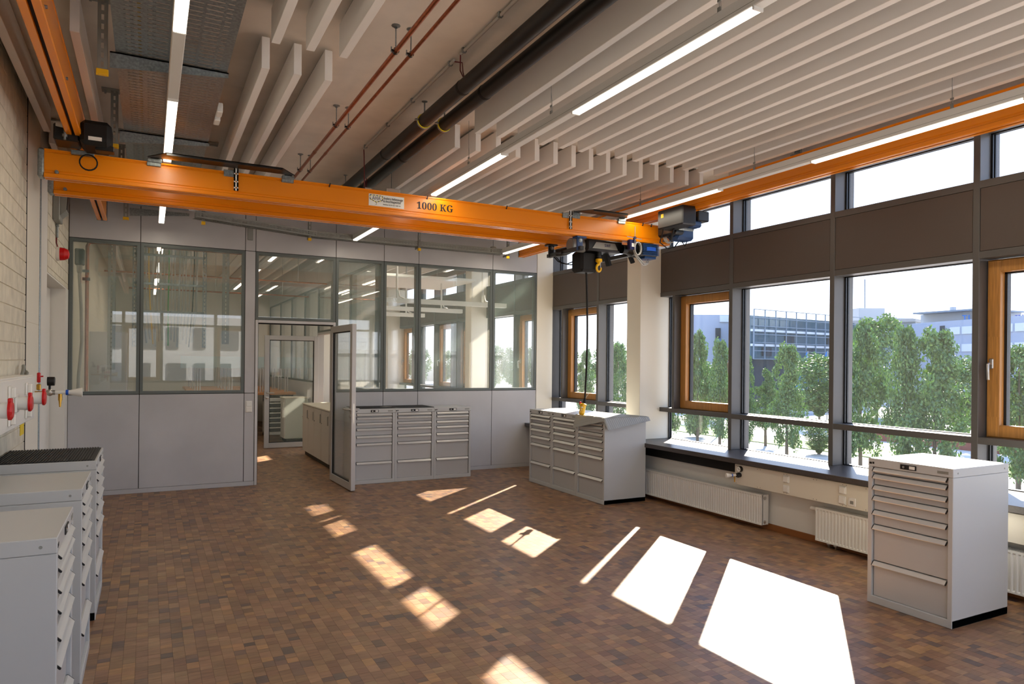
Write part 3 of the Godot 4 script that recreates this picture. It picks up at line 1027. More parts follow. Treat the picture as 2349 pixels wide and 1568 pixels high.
func maker_print(plate: Node) -> void:
	var z := 0.0515
	# a shield outlined in black and yellow dashes, with a hook below
	var pts := [Vector2(1.768, 0.163), Vector2(1.884, 0.161), Vector2(1.884, 0.122), Vector2(1.826, 0.100), Vector2(1.768, 0.126)]
	var yb := MB.new()
	var bb := MB.new()
	for i in 5:
		var a: Vector2 = pts[i]
		var c: Vector2 = pts[(i + 1) % 5]
		var nseg := maxi(2, roundi(a.distance_to(c) / 0.014))
		for k in nseg:
			var p := a.lerp(c, float(k) / nseg)
			var q := a.lerp(c, float(k + 1) / nseg)
			var d := (q - p).normalized()
			(bb if k % 2 == 0 else yb).obox(Vector3((p.x + q.x) / 2, (p.y + q.y) / 2, z), Vector3(p.distance_to(q), 0.006, 0.001), Basis(Vector3(d.x, d.y, 0), Vector3(-d.y, d.x, 0), Vector3.BACK))
	bb.tube([Vector3(1.826, 0.099, z), Vector3(1.826, 0.092, z), Vector3(1.830, 0.086, z), Vector3(1.827, 0.079, z), Vector3(1.820, 0.079, z), Vector3(1.817, 0.083, z)], 0.0015, 5)
	part(plate, "emblem_black", bb, M.print_black)
	part(plate, "emblem_yellow", yb, M.print_yellow)
	for q in [["AHA", 0.034, 1.826, 0.137, false], ["Anders Hebezeuge", 0.0195, 1.986, 0.143, true], ["& Anschlagmittel", 0.0195, 1.975, 0.117, true], ["Hotline 03 93 22 / 692 22", 0.0095, 1.972, 0.087, true]]:
		var t := part(plate, "lettering", text_mesh(q[0], q[1], 0.0008, q[4]), M.print_black)
		t.position = Vector3(q[2], q[3], z)
		var wd: float = t.mesh.get_aabb().size.x
		var want: float = {"AHA": 0.078, "Anders Hebezeuge": 0.185, "& Anschlagmittel": 0.165}.get(q[0], 0.165)
		if wd > 0.0:
			t.scale = Vector3(want / wd, 1.0, 1.0)

func hoist() -> void:
	var h := thing("chain_hoist", "black and blue chain hoist with yellow hook under the crane girders", "hoist", Vector3(4.42, 2.985, -6.5))
	# cross frame: brackets under the girders and two bars across
	for k in 2:
		var x: float = [-0.36, 0.36][k]
		for s in 2:
			var z: float = [0.25, -0.34][s]
			part(h, "trolley_bracket", MB.new().bev(Vector3(x - 0.035, -0.145, z - 0.012), Vector3(x + 0.035, -0.01, z + 0.012), 0.004).bev(Vector3(x - 0.06, -0.018, z - 0.05), Vector3(x + 0.06, 0.0, z + 0.05), 0.004), M.crane_blue if (k == 0 and s == 0) else M.black_plastic)
			part(h, "roller_bolt", MB.new().lathe(Vector3(x, -0.04, z + 0.012), Vector3.BACK, [[0.022, 0], [0.022, 0.008], [0.012, 0.008], [0.012, 0.016], [0.0001, 0.016]], 10), M.zinc)
		part(h, "cross_bar", MB.new().bev(Vector3(x - 0.025, -0.145, -0.40), Vector3(x + 0.025, -0.105, 0.30), 0.004), M.black_plastic)
	# body
	part(h, "gear_housing", MB.new().lathe(Vector3(-0.30, -0.055, 0.05), Vector3.RIGHT, [[0.0001, -0.06], [0.068, -0.06], [0.075, -0.05], [0.075, 0.12], [0.06, 0.13], [0.0001, 0.13]], 16), M.zinc_dull)
	part(h, "hoist_body", MB.new().bev(Vector3(-0.20, -0.115, -0.06), Vector3(0.28, 0.02, 0.16), 0.02), M.black_plastic)
	var lb := part(h, "name_cover", MB.new().prism(PackedVector2Array([Vector2(-0.14, -0.09), Vector2(0.20, -0.09), Vector2(0.16, -0.02), Vector2(-0.09, -0.02)]), Vector3(0, 0, 0.16), Vector3.RIGHT, Vector3.UP, Vector3(0, 0, 0.01)), M.zinc_dull)
	var t := part(lb, "lettering", text_mesh("SWF", 0.030, 0.001, true), M.crane_violet)
	t.position = Vector3(0.06, -0.05, 0.171)
	var mo := part(h, "motor", MB.new().bev(Vector3(0.36, -0.155, 0.16), Vector3(0.62, -0.012, 0.36), 0.02), M.black_plastic)
	for i in 9:
		part(mo, "cooling_fin", MB.new().bev(Vector3(0.395, -0.145 + i * 0.0145, 0.352), Vector3(0.615, -0.138 + i * 0.0145, 0.375), 0.002), M.crane_blue)
	part(mo, "name_plate", MB.new().bev(Vector3(0.44, -0.098, 0.370), Vector3(0.565, -0.058, 0.379), 0.002), M.blue_plastic)
	part(mo, "terminal_cover", MB.new().bev(Vector3(0.44, -0.180, 0.20), Vector3(0.60, -0.152, 0.34), 0.004), M.crane_blue)
	part(mo, "neck", MB.new().lathe(Vector3(0.36, -0.085, 0.24), Vector3.LEFT, [[0.068, 0], [0.075, 0.04], [0.05, 0.10], [0.05, 0.16]], 14), M.black_plastic)
	# limit switch with its cross of rods
	var ls := part(h, "limit_switch", MB.new().bev(Vector3(0.22, -0.10, 0.31), Vector3(0.31, 0.01, 0.36), 0.006), M.crane_violet)
	part(ls, "rod", MB.new().tube([Vector3(0.17, 0.032, 0.372), Vector3(0.37, 0.018, 0.372)], 0.005, 6), M.steel_handle)
	part(ls, "rod", MB.new().tube([Vector3(0.275, -0.06, 0.376), Vector3(0.275, 0.15, 0.376)], 0.005, 6), M.steel_handle)
	part(ls, "hub", MB.new().lathe(Vector3(0.275, 0.025, 0.36), Vector3.BACK, [[0.018, 0], [0.018, 0.02], [0.0001, 0.02]], 10), M.crane_violet)
	part(ls, "rating_plate", MB.new().box(Vector3(0.245, -0.07, 0.3605), Vector3(0.285, -0.03, 0.362)), M.label_white)
	# chain bag, feed duct, hook
	part(h, "chain_bag", MB.new().bev(Vector3(-0.21, -0.335, -0.16), Vector3(0.02, -0.10, 0.06), 0.03), M.black_matt)
	var duct := []
	for i in 9:
		var a := PI * 0.5 * i / 8.0
		duct.append(Vector3(-0.42 + 0.24 * sin(a) * 0.9, -0.13 + 0.17 * (1 - cos(a)) + 0.0, -0.14 + 0.10 * sin(a)))
	part(h, "chain_duct", MB.new().tube(duct, 0.042, 10), M.black_plastic)
	part(h, "arm", MB.new().obox(Vector3(0.16, -0.17, 0.02), Vector3(0.03, 0.16, 0.07), Basis(Vector3.BACK, 0.35)).obox(Vector3(0.47, -0.14, 0.05), Vector3(0.03, 0.12, 0.05), Basis(Vector3.BACK, 0.5)), M.black_plastic)
	part(h, "hook_block", MB.new().lathe(Vector3(0.0, -0.10, 0.09), Vector3.DOWN, [[0.030, 0.0], [0.030, 0.05], [0.034, 0.055], [0.034, 0.075], [0.028, 0.08], [0.028, 0.095]], 12), M.black_plastic)
	var hk := MB.new()
	hk.lathe(Vector3(0.0, -0.19, 0.09), Vector3.DOWN, [[0.0001, 0.0], [0.036, 0.0], [0.038, 0.028], [0.020, 0.042], [0.012, 0.05]], 12)
	var arc := []
	for i in 13:
		var a := deg_to_rad(100.0 - 290.0 * i / 12.0)
		arc.append(Vector3(0.0 - 0.030 * cos(a) * 1.0, -0.290 + 0.040 * sin(a), 0.09))
	hk.tube([Vector3(0, -0.23, 0.09), arc[0]], 0.012, 8)
	hk.tube(arc, 0.0155, 10, true, 0.009)
	var ho := part(h, "hook", hk, M.hook_yellow)
	part(ho, "latch", MB.new().obox(Vector3(0.018, -0.262, 0.09), Vector3(0.008, 0.055, 0.016), Basis(Vector3.BACK, 0.1)), M.steel_handle)
	# cables of the hoist
	for k in 3:
		var cp := []
		for i in 15:
			var a := TAU * i / 14.0 + 0.4
			cp.append(Vector3(0.33 + 0.045 * cos(a), -0.085 + 0.07 * sin(a), 0.34 + k * 0.012))
		part(h, "cable_coil", MB.new().tube(cp, 0.006, 6, false), M.cable_grey)
	part(h, "looped_cable", MB.new().tube([Vector3(0.32, -0.15, 0.34), Vector3(0.38, -0.19, 0.33), Vector3(0.46, -0.235, 0.3), Vector3(0.53, -0.225, 0.28), Vector3(0.55, -0.18, 0.27)], 0.007, 6).tube([Vector3(0.30, -0.15, 0.34), Vector3(0.36, -0.20, 0.33), Vector3(0.44, -0.25, 0.3), Vector3(0.51, -0.24, 0.28), Vector3(0.52, -0.18, 0.27)], 0.007, 6), M.cable_grey)
	part(h, "slack_cable", MB.new().tube([Vector3(-0.36, -0.13, -0.30), Vector3(-0.32, -0.20, -0.25), Vector3(-0.24, -0.23, -0.2), Vector3(-0.16, -0.19, -0.12), Vector3(-0.13, -0.12, -0.05)], 0.007, 6).tube([Vector3(-0.36, -0.13, -0.26), Vector3(-0.30, -0.22, -0.22), Vector3(-0.20, -0.24, -0.16), Vector3(-0.11, -0.18, -0.1), Vector3(-0.09, -0.12, -0.05)], 0.007, 6), M.black_matt)
	# pendant control that lies on the cabinet
	var top := Vector3(4.31, 2.74, -6.5)
	var low := Vector3(4.70, 1.19, -7.09)
	var pc := thing("pendant_control", "yellow crane pendant control standing on the cabinet row by the window", "control", Vector3(4.64, 1.0, -7.06))
	var o := pc.position
	var ax := (low - Vector3(4.64, 1.01, -7.06)).normalized()
	var bs := Basis(ax.cross(Vector3.BACK).normalized(), ax, ax.cross(Vector3.BACK).normalized().cross(ax))
	part(pc, "housing", MB.new().bevo(Vector3(0.012, 0.075, -0.004), Vector3(0.056, 0.125, 0.066), 0.014, bs).bevo(Vector3(0.026, 0.135, -0.010), Vector3(0.068, 0.03, 0.078), 0.012, bs), M.hook_yellow)
	part(pc, "stop_button", MB.new().lathe(Vector3(0.008, 0.135, -0.05), ax, [[0.015, 0.0], [0.015, 0.035], [0.0001, 0.04]], 10), M.signal_red)
	for i in 3:
		part(pc, "push_button", MB.new().lathe(Vector3(-0.014 + i * 0.008, 0.045 + i * 0.03, 0.01), Vector3.LEFT, [[0.011, 0.0], [0.011, 0.012], [0.0001, 0.012]], 10), M.label_white)
	part(pc, "boot", MB.new().tube([low - o - ax * 0.055, low - o + ax * 0.03], 0.024, 10, true, 0.012), M.black_matt)
	var cb := []
	for i in 21:
		var u := i / 20.0
		var p := (low + ax * 0.02).lerp(top, u)
		p += Vector3(0.03, 0, 0.02) * sin(u * PI) * 0.6 + Vector3(0, -0.02, 0) * sin(u * PI)
		cb.append(p - o)
	part(pc, "cable", MB.new().tube(cb, 0.011, 8), M.black_matt)
	part(pc, "relief_wire", MB.new().tube([low - o + ax * 0.01, low - o + Vector3(0.02, 0.05, 0.02), low - o + Vector3(0.035, 0.075, 0.03)], 0.003, 5), M.steel_handle)

# ------------------------------------------------------------------ lamps
func light_line(x: float, za: float, zb: float, lit: Array, label: String, y := 3.255, wires := [], group := "") -> void:
	var o := thing("light_line", label, "lamp", Vector3(x, y, 0), 0.0, group)
	part(o, "trunking", MB.new().bev(Vector3(-0.0315, 0.014, za), Vector3(0.0315, 0.085, zb), 0.004), M.lamp_body)
	part(o, "groove", MB.new().box(Vector3(-0.0325, 0.036, za + 0.01), Vector3(0.0325, 0.038, zb - 0.01)), M.zinc_dull)
	for q in lit:
		var l: float = q[1] - q[0]
		var zc: float = (q[0] + q[1]) / 2
		var d := part(o, "diffuser", MB.new().bev(Vector3(-0.029, 0.0, q[0] + 0.01), Vector3(0.029, 0.018, q[1] - 0.01), 0.005), M.diffuser)
		part(d, "end_cap", MB.new().bev(Vector3(-0.032, -0.002, q[0]), Vector3(0.032, 0.03, q[0] + 0.012), 0.003).bev(Vector3(-0.032, -0.002, q[1] - 0.012), Vector3(0.032, 0.03, q[1]), 0.003), M.lamp_body)
		var a := AreaLight3D.new()
		a.name = "glow"
		o.add_child(a, true)
		a.area_size = Vector2(0.05, l - 0.04)
		a.position = Vector3(0, -0.006, zc)
		a.rotation_degrees = Vector3(-90, 0, 0)
		a.light_color = Color(1.0, 0.95, 0.86)
		a.light_energy = 0.55 * l / 1.5
		a.set("area_range", 30.0)
		a.set("area_attenuation", 2.0)
		a.shadow_enabled = true
	for z in wires:
		var wr := MB.new()
		wr.tube([Vector3(0, 0.085, z), Vector3(0, CEIL - y, z)], 0.0016, 5)
		wr.tube([Vector3(0.012, 0.115, z), Vector3(0.006, 0.20, z), Vector3(0.0, 0.26, z)], 0.0012, 5)
		var s := part(o, "suspension", wr, M.zinc)
		part(s, "hook", MB.new().bev(Vector3(-0.006, 0.085, z - 0.01), Vector3(0.006, 0.125, z + 0.01), 0.002), M.zinc_dull)
		part(s, "spring_clip", MB.new().bev(Vector3(-0.004, 0.15, z - 0.012), Vector3(0.004, 0.165, z + 0.012), 0.002), M.zinc_dull)

func lamps() -> void:
	var lit := [[-9.30, -7.77], [-6.39, -4.85], [-3.84, -2.30], [-1.29, 0.24]]
	light_line(0.122, -9.31, 0.30, lit, "long white light line hanging under the cable tray", 3.255, [-8.9, -5.4, -3.3])
	light_line(2.452, -9.31, 0.30, lit, "long white light line between the black pipes and the window", 3.255, [-8.6, -5.55, -4.15, -2.55])
	light_line(4.705, -9.31, 0.30, lit, "long white light line beside the crane rail at the windows", 3.255, [-8.7, -6.05, -4.45, -2.75])
	for q in [[0.15, "white light line over the bundled cables of the workshop"], [1.75, "white light line over the workshop benches beside the glass"]]:
		light_line(q[0], -19.0, -10.2, [[-12.0, -10.5], [-14.6, -13.1], [-17.2, -15.7]], q[1], 3.255, [-11.0, -15.0])
	light_line(3.75, -19.0, -10.2, [[-12.0, -10.5], [-14.6, -13.1], [-17.2, -15.7]], "white light line above the hanging panel in the room behind", 3.36, [-11.0, -15.0])
	# two small box lamps of the safety lighting
	for q in [[2.04, -7.3, 0.075, 3.42, "small white cube safety lamp on a red cable, half behind the crane girder"], [2.30, -7.25, 0.15, 3.43, "flat white box lamp behind the girder, beside the black pipes"]]:
		var b := thing("safety_lamp", q[4], "lamp", Vector3(q[0], q[3], q[1]))
		part(b, "housing", MB.new().bev(Vector3(-q[2] / 2, 0, -0.08), Vector3(q[2] / 2, 0.05, 0.08), 0.008), M.white_plastic)
		part(b, "rod", MB.new().tube([Vector3(0, 0.05, 0), Vector3(0, CEIL - q[3], 0)], 0.004, 6), M.cable_red if q[0] < 2.1 else M.zinc)

# ------------------------------------------------------------------ pipes, trays, cables
func slotted_channel(mb: MB, x: float, z: float, y0: float, y1: float, w := 0.052, d := 0.03) -> void:
	mb.box(Vector3(x - w / 2, y0, z - d), Vector3(x - w / 2 + 0.003, y1, z))
	mb.box(Vector3(x + w / 2 - 0.003, y0, z - d), Vector3(x + w / 2, y1, z))
	mb.box(Vector3(x - w / 2, y0, z - 0.003), Vector3(x - 0.007, y1, z))
	mb.box(Vector3(x + 0.007, y0, z - 0.003), Vector3(x + w / 2, y1, z))
	var y := y0
	while y < y1 - 0.01:
		mb.box(Vector3(x - 0.007, y, z - 0.003), Vector3(x + 0.007, minf(y + 0.022, y1), z))
		y += 0.055

func perforated_side(mb: MB, a: Vector3, b: Vector3, h: float, pitch := 0.05) -> void:
	# an upright side of a tray from a to b with a row of slots
	var d := (b - a).normalized()
	var bs := Basis(d, Vector3.UP, d.cross(Vector3.UP))
	var l := a.distance_to(b)
	var m := (a + b) / 2
	mb.obox(m + Vector3.UP * h * 0.14, Vector3(l, h * 0.28, 0.0015), bs)
	mb.obox(m + Vector3.UP * h * 0.5, Vector3(l, h * 0.14, 0.0015), bs)
	mb.obox(m + Vector3.UP * h * 0.86, Vector3(l, h * 0.28, 0.0015), bs)
	var n := int(l / pitch)
	for i in n + 1:
		mb.obox(a + d * minf(i * pitch, l - 0.012) + d * 0.012 + Vector3.UP * h * 0.5, Vector3(0.022, h * 0.6, 0.0015), bs)

func services() -> void:
	# wide perforated cable tray on cantilever arms
	var t := thing("cable_tray", "wide perforated galvanised cable tray running above the light line", "cable tray", Vector3.ZERO)
	var x0 := -0.186
	var x1 := 0.42
	var y := 3.436
	var bed := MB.new()
	var z := -9.30
	while z < 0.40:
		# cross strips between rows of slots
		bed.box(Vector3(x0, y, z), Vector3(x1, y + 0.0015, z + 0.040))
		for q in [[x0, x0 + 0.055], [x0 + 0.14, x0 + 0.165], [x0 + 0.27, x0 + 0.285], [x0 + 0.42, x0 + 0.435], [x1 - 0.09, x1 - 0.075], [x1 - 0.045, x1]]:
			bed.box(Vector3(q[0], y, z + 0.040), Vector3(q[1], y + 0.0015, z + 0.052))
		z += 0.052
	part(t, "bed", bed, M.zinc)
	for x in [x0, x1]:
		var sd := MB.new()
		perforated_side(sd, Vector3(x, y, -9.30), Vector3(x, y, 0.40), 0.06, 0.035)
		part(t, "side", sd, M.zinc)
	for zz in [-9.45, -7.86, -6.28, -4.70, -3.12, -1.5]:
		var ch := MB.new()
		slotted_channel(ch, -0.252, zz + 0.015, 3.305, CEIL)
		var c := part(t, "hanger", ch, M.zinc_dull)
		part(c, "yellow_cap", MB.new().bev(Vector3(-0.283, 3.288, zz - 0.02), Vector3(-0.221, 3.318, zz + 0.02), 0.003).box(Vector3(-0.283, 3.278, zz + 0.012), Vector3(-0.275, 3.29, zz + 0.02)).box(Vector3(-0.229, 3.278, zz + 0.012), Vector3(-0.221, 3.29, zz + 0.02)), M.cap_yellow)
		part(c, "head_plate", MB.new().box(Vector3(-0.34, CEIL - 0.008, zz - 0.05), Vector3(-0.18, CEIL, zz + 0.05)).lathe(Vector3(-0.315, CEIL - 0.008, zz), Vector3.DOWN, [[0.008, 0], [0.008, 0.025], [0.0001, 0.025]], 6), M.zinc_dull)
		part(t, "arm", MB.new().prism(PackedVector2Array([Vector2(-0.215, 3.338), Vector2(-0.215, 3.434), Vector2(0.43, 3.434), Vector2(0.43, 3.402)]), Vector3(0, 0, zz - 0.004), Vector3.RIGHT, Vector3.UP, Vector3(0, 0, 0.008)).box(Vector3(-0.215, 3.426, zz - 0.03), Vector3(0.43, 3.434, zz + 0.004)), M.zinc)
	# cables that lie in the tray
	for k in 5:
		single("data_cable", MB.new().tube([Vector3(x0 + 0.06 + k * 0.035, y + 0.012, -9.25), Vector3(x0 + 0.055 + k * 0.036, y + 0.012, -5.0), Vector3(x0 + 0.06 + k * 0.033, y + 0.012, 0.35)], 0.008, 6), M.cap_yellow if k == 2 else M.cable_grey, ["grey cable lying in the wide cable tray", "yellow cable lying in the wide cable tray"][1 if k == 2 else 0], "cable", "cables in the wide tray")
	# narrow tray along the partition
	var n := thing("cable_tray", "narrow perforated cable tray hung along the top of the partition", "cable tray", Vector3.ZERO)
	var path := [Vector3(0.46, 3.262, -8.72), Vector3(1.95, 3.262, -9.30), Vector3(4.72, 3.262, -9.34)]
	for i in 2:
		var sd := MB.new()
		perforated_side(sd, path[i], path[i + 1], 0.075, 0.045)
		perforated_side(sd, path[i] + Vector3(0, 0, -0.14), path[i + 1] + Vector3(0, 0, -0.14), 0.075, 0.045)
		part(n, "side", sd, M.zinc_dull)
		var d: Vector3 = (path[i + 1] - path[i]).normalized()
		var bs := Basis(d, Vector3.UP, d.cross(Vector3.UP))
		var bm := MB.new()
		var l: float = path[i].distance_to(path[i + 1])
		var k := 0.0
		while k < l - 0.02:
			bm.obox(path[i] + d * (k + 0.02) + Vector3(0, 0, -0.07), Vector3(0.04, 0.0015, 0.14), bs)
			k += 0.052
		for e in [-0.01, -0.07, -0.13]:
			bm.obox((path[i] + path[i + 1]) / 2 + Vector3(0, 0, e), Vector3(l, 0.0015, 0.022), bs)
		part(n, "bed", bm, M.zinc_dull)
	for q in [[0.55, -8.86], [1.85, -9.33], [3.37, -9.36], [4.78, -9.37]]:
		var ch := MB.new()
		slotted_channel(ch, q[0], q[1] + 0.055, 3.225, CEIL, 0.036, 0.024)
		var c := part(n, "hanger", ch, M.zinc_dull)
		part(c, "yellow_cap", MB.new().bev(Vector3(q[0] - 0.021, 3.200, q[1] + 0.026), Vector3(q[0] + 0.021, 3.236, q[1] + 0.062), 0.003), M.cap_yellow)
		part(n, "arm", MB.new().box(Vector3(q[0] - 0.004, 3.235, q[1] - 0.12), Vector3(q[0] + 0.004, 3.262, q[1] + 0.05)), M.zinc_dull)
	single("junction_box", MB.new().lathe(Vector3(4.60, 3.30, -9.46), Vector3.UP, [[0.0001, 0.0], [0.045, 0.0], [0.045, 0.075], [0.03, 0.085], [0.0001, 0.085]], 14), M.conduit_grey, "grey round junction box at the window end of the narrow tray", "box")
	single("junction_box", MB.new().bev(Vector3(0.40, 3.37, -8.95), Vector3(0.50, 3.43, -8.85), 0.006), M.white_plastic, "white junction box where the two cable trays meet", "box")
	for k in 2:
		single("junction_box", MB.new().bev(Vector3(0.4215, 3.425, -5.56 - k * 0.20), Vector3(0.462, 3.495 - k * 0.012, -5.44 - k * 0.20), 0.005), M.white_plastic, ["white surface box beside the cable tray, larger", "white surface box beside the cable tray, smaller"][k], "box")
	# copper pipes with their hangers
	for k in 2:
		var x: float = [1.352, 1.451][k]
		var r: float = [0.0145, 0.0115][k]
		var p := thing("copper_pipe", ["thicker copper pipe hung under the concrete ceiling", "thinner copper pipe hung under the concrete ceiling"][k], "pipe", Vector3(x, 3.575, 0))
		part(p, "pipe", MB.new().tube([Vector3(0, 0, -9.55), Vector3(0, 0, 0.44)], r, 12), M.copper)
		for zz in [-8.82, -7.28, -5.75, -4.20, -2.66, -1.1]:
			var h := MB.new()
			h.lathe(Vector3(0, 0, zz - 0.012), Vector3.BACK, [[r + 0.006, 0.0], [r + 0.006, 0.024]], 12)
			h.box(Vector3(-0.030, -0.004, zz - 0.010), Vector3(-r, 0.004, zz + 0.010))
			var hg := part(p, "pipe_clamp", h, M.black_plastic)
			var rd := MB.new()
			rd.tube([Vector3(0, r, zz), Vector3(0, CEIL - 3.575, zz)], 0.0045, 6)
			rd.lathe(Vector3(0, CEIL - 3.575, zz), Vector3.DOWN, [[0.028, 0.0], [0.028, 0.004], [0.010, 0.008], [0.010, 0.016]], 10)
			rd.tube([Vector3(-0.028, -0.012, zz), Vector3(-0.028, 0.022, zz)], 0.004, 6)
			part(hg, "rod", rd, M.zinc)
		for zz in [-3.3, -6.6]:
			part(p, "joint_sleeve", MB.new().tube([Vector3(0, 0, zz - 0.03), Vector3(0, 0, zz + 0.03)], r + 0.002, 12), M.copper)
	# black insulated pipes
	for k in 2:
		var x: float = [1.955, 2.128][k]
		var p := thing("insulated_pipe", ["black insulated pipe under the ceiling next to the conduit", "black insulated pipe under the ceiling next to the baffles"][k], "pipe", Vector3(x, 3.578, 0))
		part(p, "pipe", MB.new().tube([Vector3(0, 0, -9.65), Vector3(0, 0, 0.44)], 0.052, 16), M.pipe_black)
		for zz in [-7.85, -5.31, -2.8, -0.4]:
			var cl := part(p, "pipe_clamp", MB.new().lathe(Vector3(0, 0, zz - 0.03), Vector3.BACK, [[0.055, 0.0], [0.060, 0.004], [0.060, 0.02], [0.055, 0.024]], 16), M.zinc)
			part(cl, "clamp_lining", MB.new().lathe(Vector3(0, 0, zz - 0.012), Vector3.BACK, [[0.053, 0.0], [0.058, 0.0], [0.058, 0.014], [0.053, 0.014]], 16), M.print_yellow)
			part(cl, "rod", MB.new().tube([Vector3(0, 0.05, zz), Vector3(0, CEIL - 3.578, zz)], 0.006, 6).lathe(Vector3(0, CEIL - 3.578, zz), Vector3.DOWN, [[0.024, 0.0], [0.024, 0.005], [0.01, 0.01]], 8).box(Vector3(-0.080, -0.006, zz - 0.012), Vector3(-0.055, 0.006, zz + 0.012)), M.zinc)
		for zz in [-6.35, -4.55]:
			part(p, "tape_band", MB.new().lathe(Vector3(0, 0, zz), Vector3.BACK, [[0.0525, 0.0], [0.0545, 0.004], [0.0545, 0.03], [0.0525, 0.034]], 16), M.black_matt)
	# conduit on the ceiling and its clips
	var cd := thing("conduit", "grey plastic conduit clipped to the ceiling beside the black pipes", "conduit", Vector3(1.85, 3.716, 0))
	part(cd, "tube", MB.new().tube([Vector3(0, 0, -6.72), Vector3(0, 0, -4.45)], 0.011, 8).tube([Vector3(0, 0, -4.33), Vector3(0, 0, 0.44)], 0.011, 8), M.conduit_grey)
	for zz in [-6.66, -5.95, -5.30, -4.52, -4.28, -3.74, -3.0, -2.2]:
		part(cd, "clip", MB.new().bev(Vector3(-0.016, -0.012, zz - 0.012), Vector3(0.016, 0.019, zz + 0.012), 0.003), M.zinc)
	single("ceiling_cable", MB.new().tube([Vector3(1.85, 3.712, -4.46), Vector3(1.89, 3.69, -4.40), Vector3(1.93, 3.66, -4.48), Vector3(1.96, 3.64, -4.52)], 0.004, 6).tube([Vector3(1.85, 3.712, -4.34), Vector3(1.90, 3.66, -4.46), Vector3(1.95, 3.645, -4.52)], 0.004, 6), M.cable_red, "red cable looping out of the ceiling conduit to the black pipe", "cable")
	single("ceiling_cable", MB.new().tube([Vector3(1.85, 3.71, -6.72), Vector3(1.87, 3.66, -6.78), Vector3(1.88, 3.45, -6.80), Vector3(1.90, 3.34, -6.86)], 0.005, 6), M.cable_red, "red cable dropping from the end of the ceiling conduit", "cable")
	# three thin copper lines cross the ceiling behind the crane
	for k in 3:
		single("thin_pipe", MB.new().tube([Vector3(-0.80, 3.715, -7.25 - k * 0.045), Vector3(0.58, 3.715, -7.25 - k * 0.045)], 0.008, 6), M.zinc_dull, "thin grey pipe crossing the ceiling behind the crane", "pipe", "thin ceiling pipes")

# ------------------------------------------------------------------ drawer cabinets
func cabinet(at: Vector3, turn: float, w: float, d: float, label: String, group: String, mat_top := "") -> Node3D:
	var o := thing("drawer_cabinet", label, "cabinet", at, turn, group)
	var h := 1.0
	var f := d / 2
	var hw := w / 2
	var s := 0.032
	var body := MB.new()
	body.bev(Vector3(-hw, 0.0, -f), Vector3(-hw + s, h - 0.058, f), 0.003)
	body.bev(Vector3(hw - s, 0.0, -f), Vector3(hw, h - 0.058, f), 0.003)
	body.bev(Vector3(-hw, h - 0.057, -f), Vector3(hw, h, f), 0.003)
	body.bev(Vector3(-hw, 0.0, -f), Vector3(hw, 0.052, f + 0.0005), 0.003)
	body.box(Vector3(-hw + 0.01, 0.04, -f + 0.002), Vector3(hw - 0.01, h - 0.05, -f + 0.012))
	part(o, "body", body, M.cabinet_grey)
	part(o, "carcass", MB.new().box(Vector3(-hw + s, 0.05, -f + 0.02), Vector3(hw - s, h - 0.056, f - 0.045)), M.cabinet_grey)
	var hs := [0.048, 0.077, 0.074, 0.099, 0.101, 0.250, 0.243]
	var y := h - 0.058
	for k in hs.size():
		var dh: float = hs[k]
		var dr := part(o, "drawer", MB.new().bev(Vector3(-hw + s + 0.004, y - dh + 0.003, f - 0.040), Vector3(hw - s - 0.004, y - 0.003, f - 0.018), 0.002), M.drawer_grey)
		var pr := PackedVector2Array([Vector2(-0.018, -0.003), Vector2(-0.010, -0.003), Vector2(0.012, -0.026), Vector2(0.010, -0.031), Vector2(0.005, -0.030), Vector2(-0.010, -0.013), Vector2(-0.018, -0.013)])
		part(dr, "handle", MB.new().prism(pr, Vector3(-hw + s + 0.010, y, f), Vector3.BACK, Vector3.UP, Vector3(w - 2 * s - 0.020, 0, 0)), M.handle_alu)
		for hx in [-hw + s + 0.004, hw - s - 0.010]:
			part(dr, "handle_end", MB.new().prism(pr, Vector3(hx, y, f), Vector3.BACK, Vector3.UP, Vector3(0.006, 0, 0)), M.black_plastic)
		y -= dh
	var lock := part(o, "lock_plate", MB.new().bev(Vector3(-0.055, h - 0.046, f), Vector3(0.055, h - 0.014, f + 0.005), 0.002), M.black_plastic)
	part(lock, "cylinder", MB.new().lathe(Vector3(-0.03, h - 0.03, f + 0.005), Vector3.BACK, [[0.008, 0], [0.008, 0.004], [0.0001, 0.004]], 10), M.steel_handle)
	part(lock, "label_field", MB.new().box(Vector3(0.008, h - 0.040, f + 0.005), Vector3(0.046, h - 0.020, f + 0.0062)), M.label_white)
	part(o, "maker_tag", MB.new().box(Vector3(hw - 0.10, h - 0.040, f), Vector3(hw - 0.030, h - 0.022, f + 0.001)), M.zinc_dull)
	part(o, "seal_label", MB.new().box(Vector3(-hw + 0.010, h - 0.040, f), Vector3(-hw + 0.028, h - 0.026, f + 0.001)).box(Vector3(-hw + 0.032, h - 0.038, f), Vector3(-hw + 0.046, h - 0.024, f + 0.001)), M.print_black)
	for q in [[hw, f - 0.05, 1.0], [hw, -f + 0.05, 1.0], [-hw, f - 0.05, -1.0]]:
		part(o, "side_bolt", MB.new().lathe(Vector3(q[0], h - 0.03, q[1]), Vector3(q[2], 0, 0), [[0.006, -0.001], [0.006, 0.0012], [0.0001, 0.0012]], 10), M.zinc_dull)
	return o

